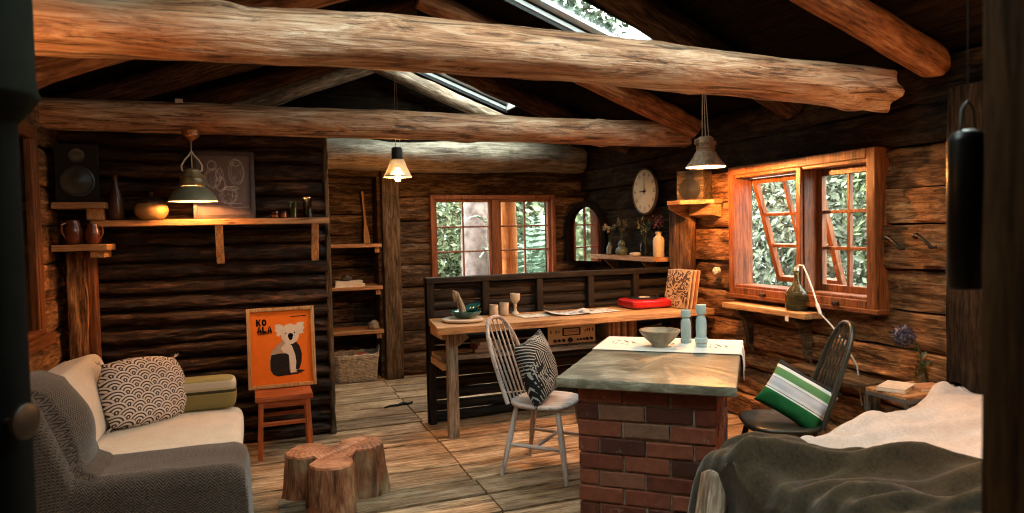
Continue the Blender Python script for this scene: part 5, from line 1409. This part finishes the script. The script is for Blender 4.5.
# vase shelf
vsx = thing('wall_shelf', 'short plank shelf of vases under the clock on the right wall', 'shelf', (3.42, 5.8, 1.235))
b = MB(); topfn(5.26, 6.50, 0, .20, 0, .040, b, 9, .004); b.v = [(3.50 - y, x, z + 1.198) for x, y, z in b.v]; b.build('plank', wood('shelf', 'y'), vsx, world=True, bevel=.004)
for y in (5.52, 6.25):
    b = MB(); b.prism([(3.50, 1.198), (3.34, 1.198), (3.36, 1.17), (3.50, 1.05)], .03, Matrix(((1, 0, 0, 0), (0, 0, 1, y), (0, 1, 0, 0), (0, 0, 0, 1)))); b.build('bracket', wood('shelf', 'x'), vsx, world=True, bevel=.003)
def sprig(c, name, n, h, spread, mt, seed, z0, leaf=.012, ball=0):
    r_ = random.Random(seed); b = MB(); lf = MB()
    for k in range(n):
        a = r_.uniform(0, 2 * PI); s = r_.uniform(.3, 1) * spread; hh = h * r_.uniform(.75, 1.05); e = Vector((s * math.cos(a), s * math.sin(a), z0 + hh))
        b.tube([(0, 0, z0 - .05), Vector((e.x * .3, e.y * .3, z0 + hh * .5)), e], .0015, 4)
        for q in range(14 if not ball else 30):
            d = Vector((r_.gauss(0, 1), r_.gauss(0, 1), r_.gauss(0, 1))).normalized()
            p = (Vector((e.x * .3, e.y * .3, z0 + hh * .5)).lerp(e, r_.uniform(.1, 1)) + d * .012) if not ball else e + d * ball * r_.uniform(.5, 1)
            t1 = d.orthogonal().normalized(); t2 = d.cross(t1); l = leaf * r_.uniform(.6, 1.2)
            lf.add([p, p + (t1 + d * .4) * l * .5 + t2 * l * .3, p + (t1 + d * .3) * l, p + t1 * l * .5 - t2 * l * .3], [(0, 1, 2, 3)])
    b.build('stems', plain('stem_green', (.05, .07, .03), .6), c); lf.build(name, mt, c)
SZ = 1.240
v1 = thing('vase', 'teal gourd-shaped vase with pale dried flowers on the vase shelf', 'vase', (3.40, 6.00, SZ))
b = MB(); b.lathe([(.035, 0), (.05, .006), (.062, .035), (.055, .065), (.030, .085), (.038, .105), (.034, .13), (.020, .14), (.018, .15), (.012, .15), (.012, .12), (.001, .12)], n=28); b.build('body', glaze('teal_glaze', (.05, .075, .065), (.13, .17, .15), .35, 9), v1, smooth=55)
sprig(v1, 'leaves', 7, .22, .09, leafmat('dry_leaves', (.03, .03, .02), (.09, .085, .05), (.16, .14, .09)), 3, .15, .035)
v2 = thing('vase', 'small dark bottle with white dried buds at the left end of the vase shelf', 'vase', (3.42, 6.28, SZ))
b = MB(); b.lathe([(.028, 0), (.036, .005), (.036, .07), (.018, .10), (.016, .13), (.010, .13), (.010, .1), (.001, .1)], n=24); b.build('body', glaze('grey_bottle', (.06, .07, .065), (.12, .13, .12), .3, 9), v2, smooth=55)
sprig(v2, 'buds', 6, .16, .07, leafmat('pale_buds', (.20, .17, .11), (.34, .29, .2), (.44, .40, .30)), 4, .12, .03, .022)
v3 = thing('jar', 'round glass jar with feathery green sprigs on the vase shelf', 'vase', (3.40, 5.57, SZ))
b = MB(); b.lathe([(.030, 0), (.040, .004), (.042, .10), (.036, .125), (.038, .135), (.034, .135), (.032, .12), (.038, .1), (.036, .006), (.001, .006)], n=26); b.build('body', glass('jar_glass', (.80, .78, .68), .12), v3, smooth=55)
sprig(v3, 'leaves', 9, .24, .14, leafmat('sprig_leaves', (.05, .06, .03), (.12, .14, .07), (.24, .24, .14)), 5, .12, .03)
b = MB(); b.lathe([(.04, 0), (.055, .008), (.058, .025), (.045, .035), (.001, .04)], n=26); tag(b.build('shell_dish', pot, loc=(3.35, 5.65, SZ), smooth=50), 'low pale lidded dish in front of the glass jar on the vase shelf', 'dish')
v4 = thing('bottle', 'tall cream stoneware bottle with a red flower head on the vase shelf', 'vase', (3.40, 5.33, SZ))
b = MB(); b.lathe([(.045, 0), (.050, .006), (.051, .15), (.046, .172), (.026, .190), (.022, .205), (.029, .212), (.029, .228), (.020, .230), (.018, .2), (.001, .2)], n=30); b.build('body', glaze('cream_stoneware', (.46, .37, .22), (.60, .50, .33), .4, 4), v4, smooth=50)
sprig(v4, 'flower_head', 6, .09, .045, leafmat('red_petals', (.06, .02, .015), (.20, .05, .04), (.30, .12, .09)), 6, .24, .030, .045)

# ---------- window shelf with the demijohn lamp
ws = thing('window_shelf', 'plank shelf on iron-dark brackets under the right window', 'shelf', (3.41, 3.9, .92))
b = MB(); b.bb((3.325, 3.49, .882), (3.495, 4.34, .922)); b.build('plank', wood('bench', 'y'), ws, world=True, bevel=.004)
for y in (3.62, 4.20):
    b = MB(); b.prism([(3.49, .882), (3.345, .882), (3.35, .855), (3.41, .80), (3.44, .70), (3.455, .60), (3.49, .55)], .045, Matrix(((1, 0, 0, 0), (0, 0, 1, y - .02), (0, 1, 0, 0), (0, 0, 0, 1)))); b.build('bracket', wood('oldpost', 'x'), ws, world=True, bevel=.004)
b = MB(); b.bb((3.320, 3.635, .855), (3.325, 3.665, .887)); b.build('white_tag', plain('white_card', (.66, .62, .56)), ws, world=True)
dj = thing('bottle_lamp', 'green glass demijohn with a white flex at its neck on the window shelf', 'bottle', (3.415, 3.66, .923))
b = MB(); b.lathe([(.054, 0), (.069, .005), (.074, .025), (.074, .10), (.069, .122), (.052, .148), (.033, .170), (.021, .19), (.016, .215), (.015, .255), (.020, .258), (.020, .268), (.015, .270)], n=40, cap=False)
M = Mat('demijohn_glass', .06, .6); n = M.noise(M.vec((1, 1, 2)), 7, 3); M.color(M.ramp(n, [(.3, (.14, .11, .035)), (.7, (.30, .28, .13))])); M.b.inputs['Transmission Weight'].default_value = .80; M.b.inputs['IOR'].default_value = 1.25
b.build('glass_body', M.m, dj, smooth=60)
b = MB(); b.lathe([(.015, .268), (.017, .280), (.013, .294), (.001, .296)], n=16); b.build('stopper', plain('white_plastic', (.62, .60, .55), .4), dj, smooth=50)
b = MB(); b.tube([(0, 0, .29), (0, -.025, .308), (0, -.06, .306), (-.005, -.10, .25), (-.012, -.155, .155), (-.03, -.215, .055), (-.04, -.25, .005), (-.04, -.34, -.06), (-.02, -.42, -.16), (.04, -.46, -.30), (.06, -.48, -.55)], .0055, 8); b.build('flex', CACHE['white_plastic'], dj, smooth=60)
b = MB(); b.tube([(-.028, -.21, .062), (-.041, -.253, .0)], .011, 10); b.build('flex_switch', CACHE['white_plastic'], dj, smooth=60)
ot = thing('light_switch', 'small round white switch on the slabs left of the right window', 'switch', (3.475, 4.60, 1.145))
b = MB(); b.lathe([(.030, -.02), (.032, .012), (.026, .020), (.001, .022)], n=24, rot=ry); b.build('plate', CACHE['white_plastic'], ot, smooth=40)
b = MB(); b.lathe([(.008, .02), (.007, .032), (.001, .033)], n=12, rot=ry); b.build('toggle', CACHE['white_plastic'], ot, smooth=40)
iron = plain('black_iron', (.020, .017, .014), .5, .5, .6)
for (y, z, lb) in ((2.99, 1.415, 'black iron hook on the right wall, nearer the window'), (2.80, 1.425, 'black iron hook on the right wall, beside the dark post')):
    h = thing('wall_hook', lb, 'hook', (3.475, y, z))
    b = MB(); b.tube([(-.01, .015, .0), (-.04, -.01, .008), (-.055, -.06, -.006), (-.06, -.10, -.035), (-.062, -.13, -.062), (-.055, -.155, -.060)], [.007, .008, .008, .009, .011, .008], 10); b.build('arm', iron, h, smooth=60)
    b = MB(); b.lathe([(.018, -.01), (.018, .010), (.012, .014), (.001, .014)], (0, .015, 0), 16, ry); b.build('plate', iron, h, smooth=40)

# ---------- stove pipe, canister, floor flex
fp = thing('stove_pipe', 'black stove pipe with a wider sleeve close to the camera at the left edge', 'stove pipe', (-.535, 1.735, 0))
pm = plain('black_stove_paint', (.004, .0045, .004), .9, .05, var=.2)
b = MB(); b.lathe([(.064, 0), (.064, 1.9)], n=40); b.build('pipe', pm, fp, smooth=60)
b = MB(); b.lathe([(.066, 1.755), (.088, 1.78), (.104, 1.806), (.106, 1.812), (.104, 1.818), (.102, 1.845), (.100, 1.85), (.098, 3.0)], n=44); b.build('sleeve', plain('sleeve_paint', (.006, .007, .005), .9, .05, var=.2), fp, smooth=40)
dm = MB(); rot = Matrix.Rotation(R(65), 3, 'Z') @ Matrix.Rotation(PI / 2, 3, 'X')
dm.lathe([(.006, 0), (.006, .045), (.030, .048), (.037, .054), (.037, .062), (.030, .066), (.001, .066)], (.020, -.045, 1.13), 28, rot); dm.build('damper_knob', plain('brown_knob', (.014, .009, .006), .4), fp, smooth=50)
cn = thing('hanging_canister', 'tall dark glossy cylinder hanging behind the blurred door post', 'canister', (1.266, .916, 1.372))
b = MB(); b.lathe([(.030, 0), (.034, .004), (.034, .28), (.028, .295), (.010, .302), (.001, .302)], n=32); b.build('body', plain('black_gloss', (.002, .0015, .001), .35, .15), cn, smooth=50)
b = MB(); b.tube([(-.02, 0, .29), (-.015, 0, .34), (0, 0, .355), (.015, 0, .34), (.02, 0, .29)], .003, 8); b.tube([(0, 0, .352), (0, 0, roofz(1.266, .09) - 1.372)], .0012, 6); b.build('hanger', iron, cn, smooth=60)
b = MB(); b.tube([(0, 0, .008), (.05, .04, .008), (.12, .03, .010), (.17, .07, .012), (.21, .05, .008), (.26, .09, .008)], [.008, .009, .012, .016, .012, .008], 8)
tag(b.build('flex_coil', plain('black_rubber', (.012, .012, .013)), loc=(.98, 5.86, 0), smooth=60), 'short black flex lying on the floor by the end of the low partition', 'cable')

# =================================================================== OUTSIDE
def leaves(b, c, rad, n, size, seed, shell=.55):
    r_ = random.Random(seed); c = Vector(c)
    for k in range(n):
        d = Vector((r_.gauss(0, 1), r_.gauss(0, 1), r_.gauss(0, 1))).normalized(); f = shell + (1 - shell) * r_.random()
        p = c + Vector((d.x * rad[0], d.y * rad[1], d.z * rad[2])) * f
        nrm = (d + Vector((r_.gauss(0, .6), r_.gauss(0, .6), r_.gauss(0, .6) + .4))).normalized(); t1 = nrm.orthogonal().normalized(); t1.rotate(Matrix.Rotation(r_.uniform(0, 6.3), 3, nrm)); t2 = nrm.cross(t1)
        s = size * r_.uniform(.6, 1.3)
        b.add([p - t1 * s, p + t2 * s * .42 + nrm * s * .1, p + t1 * s, p - t2 * s * .42 + nrm * s * .1], [(0, 1, 2, 3)])
gA = leafmat('leaf_light', (.055, .085, .04), (.10, .14, .07), (.20, .25, .15)); gB = leafmat('leaf_mid', (.045, .08, .04), (.09, .13, .07), (.22, .27, .17)); gC = leafmat('leaf_grey', (.06, .08, .055), (.105, .13, .09), (.185, .215, .16))
def bush(label, c, rad, n, size, mt, seed, stem=True):
    t = thing('leafy_shrub', label, 'shrub', (c[0], c[1], -.3), 0, 'shrubs outside the windows')
    b = MB(); leaves(b, (0, 0, c[2] + .3), rad, n, size, seed); b.build('leaves', mt, t)
    b = MB(); r_ = random.Random(seed)
    for k in range(7): a = r_.uniform(0, 6.3); b.tube([(0, 0, 0), (rad[0] * .3 * math.cos(a), rad[1] * .3 * math.sin(a), c[2] * .5), (rad[0] * .7 * math.cos(a), rad[1] * .7 * math.sin(a), c[2] + .3 + rad[2] * .4)], [.03, .02, .008], 6)
    b.build('stems', plain('twig', (.10, .075, .05), .8), t)
bush('pale green shrub filling the left light of the back window', (2.15, 10.0, 1.2), (1.0, .8, 1.3), 6000, .055, gA, 1)
bush('shrub behind the ferns in the right light of the back window', (4.0, 10.6, 1.4), (1.2, .8, 1.4), 3800, .08, gB, 2)
bush('tall shrub farther behind the grey trunk', (3.1, 12.5, 2.0), (2.6, 1.0, 2.4), 5000, .11, gC, 3)
bush('grey-green shrub outside the propped right window light', (6.6, 6.6, 1.3), (1.3, 1.6, 1.5), 9000, .055, gC, 4)
bush('bright shrub outside the shut right window light', (6.2, 4.3, 1.9), (1.0, 1.4, 1.5), 9000, .050, gA, 5)
bush('low shrub under the right window', (5.6, 5.2, .3), (.9, 1.6, .9), 3500, .06, gC, 6)
bush('dark tall shrub farther off beyond the right window', (9.0, 7.6, 2.4), (1.6, 3.6, 2.8), 6000, .14, gB, 7)
bush('tree crown seen through the skylight', (9.5, 9.6, 6.2), (2.4, 3.4, 3.0), 9000, .12, gC, 8)
bush('tree crown farther left in the skylight', (5.8, 15.5, 6.0), (3.2, 2.4, 3.6), 7500, .14, gC, 9)
bush('dense tree crown right of the other crowns in the skylight', (12.5, 13.5, 6.4), (3.2, 3.6, 4.0), 7000, .17, gB, 11)
bush('broad shrub to the left beyond the back window', (-2.6, 11.0, 1.4), (1.8, 1.2, 1.7), 5000, .09, gA, 10)
b = MB()
pts = [(0, 0, -.3), (.02, 0, .6), (.0, 0, 1.4), (.05, 0, 2.6), (.05, 0, 5)]; b.tube(pts, [.24, .20, .185, .175, .15], 24)
for i, p in enumerate(b.v): q = .02 * nz(p[0] * 9, p[1] * 9, p[2] * .8); b.v[i] = (p[0] * (1 + q * 6), p[1] * (1 + q * 6), p[2])
tag(b.build('tree_trunk', plain('pale_bark', (.20, .17, .155), .85, .2, var=.45, scale=7, bump=.6), loc=(2.80, 9.0, 0), smooth=50), 'pale grey tree trunk in the left light of the back window', 'tree')
o = log(3.2, .125, 71, n=20, m=50, lump=.05, ends=0).build('porch_post', wood('cedar', 'x'), loc=(2.815, 7.75, -.3), smooth=60); o.rotation_euler = (0, -PI / 2, 0)
tag(o, 'orange cedar porch post outside the right light of the back window', 'post')
fe = thing('fern', 'blue-green fern arching outside the right light of the back window', 'fern', (3.35, 8.6, .1))
r_ = random.Random(2)
for k in range(11):
    a = R(20 + k * 30 + r_.uniform(-8, 8)); h = r_.uniform(.9, 1.5); l = r_.uniform(.7, 1.1); b = MB(); P_ = []
    for q in range(26): t = q / 25; P_.append(Vector((math.cos(a) * l * t ** 1.3, math.sin(a) * l * t ** 1.3, h * math.sin(t * 2.15) + .2 * t)))
    b.tube(P_, [.006 * (1 - .7 * q / 25) for q in range(26)], 5)
    for q in range(3, 26):
        T_ = (P_[q] - P_[q - 1]).normalized(); sd = T_.cross(Vector((0, 0, 1))).normalized(); w = .20 * math.sin(min(1, (q / 25) * 1.15) * PI) + .02
        for s in (-1, 1):
            for hh in (0, .5):
                p = P_[q] - T_ * hh * .03; e = p + sd * s * w + T_ * w * .35 - Vector((0, 0, w * .15)); b.add([p, p.lerp(e, .5) + T_ * .016, e, p.lerp(e, .5) - T_ * .016], [(0, 1, 2, 3)])
    b.build('frond', leafmat('fern_green', (.10, .19, .13), (.17, .28, .21), (.26, .38, .29)), fe)
b = MB(); b.grid(lambda u, v: (-14 + 34 * u, -10 + 34 * v, -.55 + .12 * nz(u * 9, v * 9)), 40, 40)
o = b.build('ground', plain('forest_floor', (.055, .05, .03), .95, .1, var=.5, scale=3, bump=.4), smooth=60); o['kind'] = 'structure'

# =================================================================== LIGHT, CAMERA
W = bpy.data.worlds.new('World'); SC.world = W; W.use_nodes = True; nt = W.node_tree; nt.nodes.clear()
wo = nt.nodes.new('ShaderNodeOutputWorld'); bg = nt.nodes.new('ShaderNodeBackground'); tc = nt.nodes.new('ShaderNodeTexCoord'); sx = nt.nodes.new('ShaderNodeSeparateXYZ'); cr = nt.nodes.new('ShaderNodeValToRGB')
nt.links.new(tc.outputs['Generated'], sx.inputs[0]); nt.links.new(sx.outputs[2], cr.inputs[0]); nt.links.new(cr.outputs[0], bg.inputs[0]); nt.links.new(bg.outputs[0], wo.inputs[0])
e = cr.color_ramp.elements; e[0].position = .0; e[0].color = (.07, .085, .08, 1); e[1].position = .75; e[1].color = (1.0, .98, .93, 1)
bg.inputs[1].default_value = 14.5
def portal(loc, rot, w, h):
    l = bpy.data.lights.new('daylight_portal', 'AREA'); l.shape = 'RECTANGLE'; l.size = w; l.size_y = h; l.cycles.is_portal = True
    o = bpy.data.objects.new('daylight_portal', l); COL.objects.link(o); o.location = loc; o.rotation_euler = rot
for (xa, xb, ya, yb) in SKY:
    xm = (xa + xb) / 2; portal((xm, (ya + yb) / 2, roofz(xm, .26)), (0, math.atan(RM), 0), (xb - xa) * 1.1, yb - ya)
for (xa, xb, ya, yb) in SKL: portal(((xa + xb) / 2, (ya + yb) / 2, roofz((xa + xb) / 2, .26)), (0, -math.atan(RM), 0), (xb - xa) * 1.1, yb - ya)
portal((3.80, 3.69, 1.48), (0, R(90), 0), 1.1, 1.4); portal((2.44, 7.32, 1.45), (-R(90), 0, 0), 1.5, 1.0)
LAMPS = [((-.387, 4.945, 1.785), 95), ((1.185, 6.05, 1.955), 15), ((3.0, 4.08, 1.945), 260), ((-.82, 2.38, 1.90), 45), ((2.95, 1.65, 1.60), 110)]  # last two are the added warm bulbs out of view
for p, w in LAMPS: power(p, w)
SC.view_settings.view_transform = 'Standard'; SC.view_settings.look = 'None'; SC.view_settings.gamma = 1; SC.view_settings.exposure = 0.85; SC.view_settings.use_curve_mapping = False
SC.cycles.use_denoising = True; SC.cycles.max_bounces = 8; SC.cycles.diffuse_bounces = 2; SC.cycles.filter_width = 1.1; SC.cycles.transparent_max_bounces = 12; SC.cycles.sample_clamp_indirect = 4.0; SC.cycles.caustics_reflective = False; SC.cycles.caustics_refractive = False
cam = bpy.data.cameras.new('Camera'); co = bpy.data.objects.new('Camera', cam); COL.objects.link(co); SC.camera = co
yaw, pitch, roll = R(20.4), R(-2.1), R(1.26)
F0 = Vector((math.sin(yaw) * math.cos(pitch), math.cos(yaw) * math.cos(pitch), math.sin(pitch))); R0 = Vector((math.cos(yaw), -math.sin(yaw), 0)); U0 = R0.cross(F0)
Rr = R0 * math.cos(roll) - U0 * math.sin(roll); Ur = U0 * math.cos(roll) + R0 * math.sin(roll)
co.matrix_world = Matrix.Translation((0, 0, 1.5)) @ Matrix((Rr, Ur, -F0)).transposed().to_4x4()
cam.sensor_width = 36; cam.lens = 683 / 1024 * 36; cam.clip_start = .05
cam.dof.use_dof = True; cam.dof.focus_distance = 4.4; cam.dof.aperture_fstop = 2.8
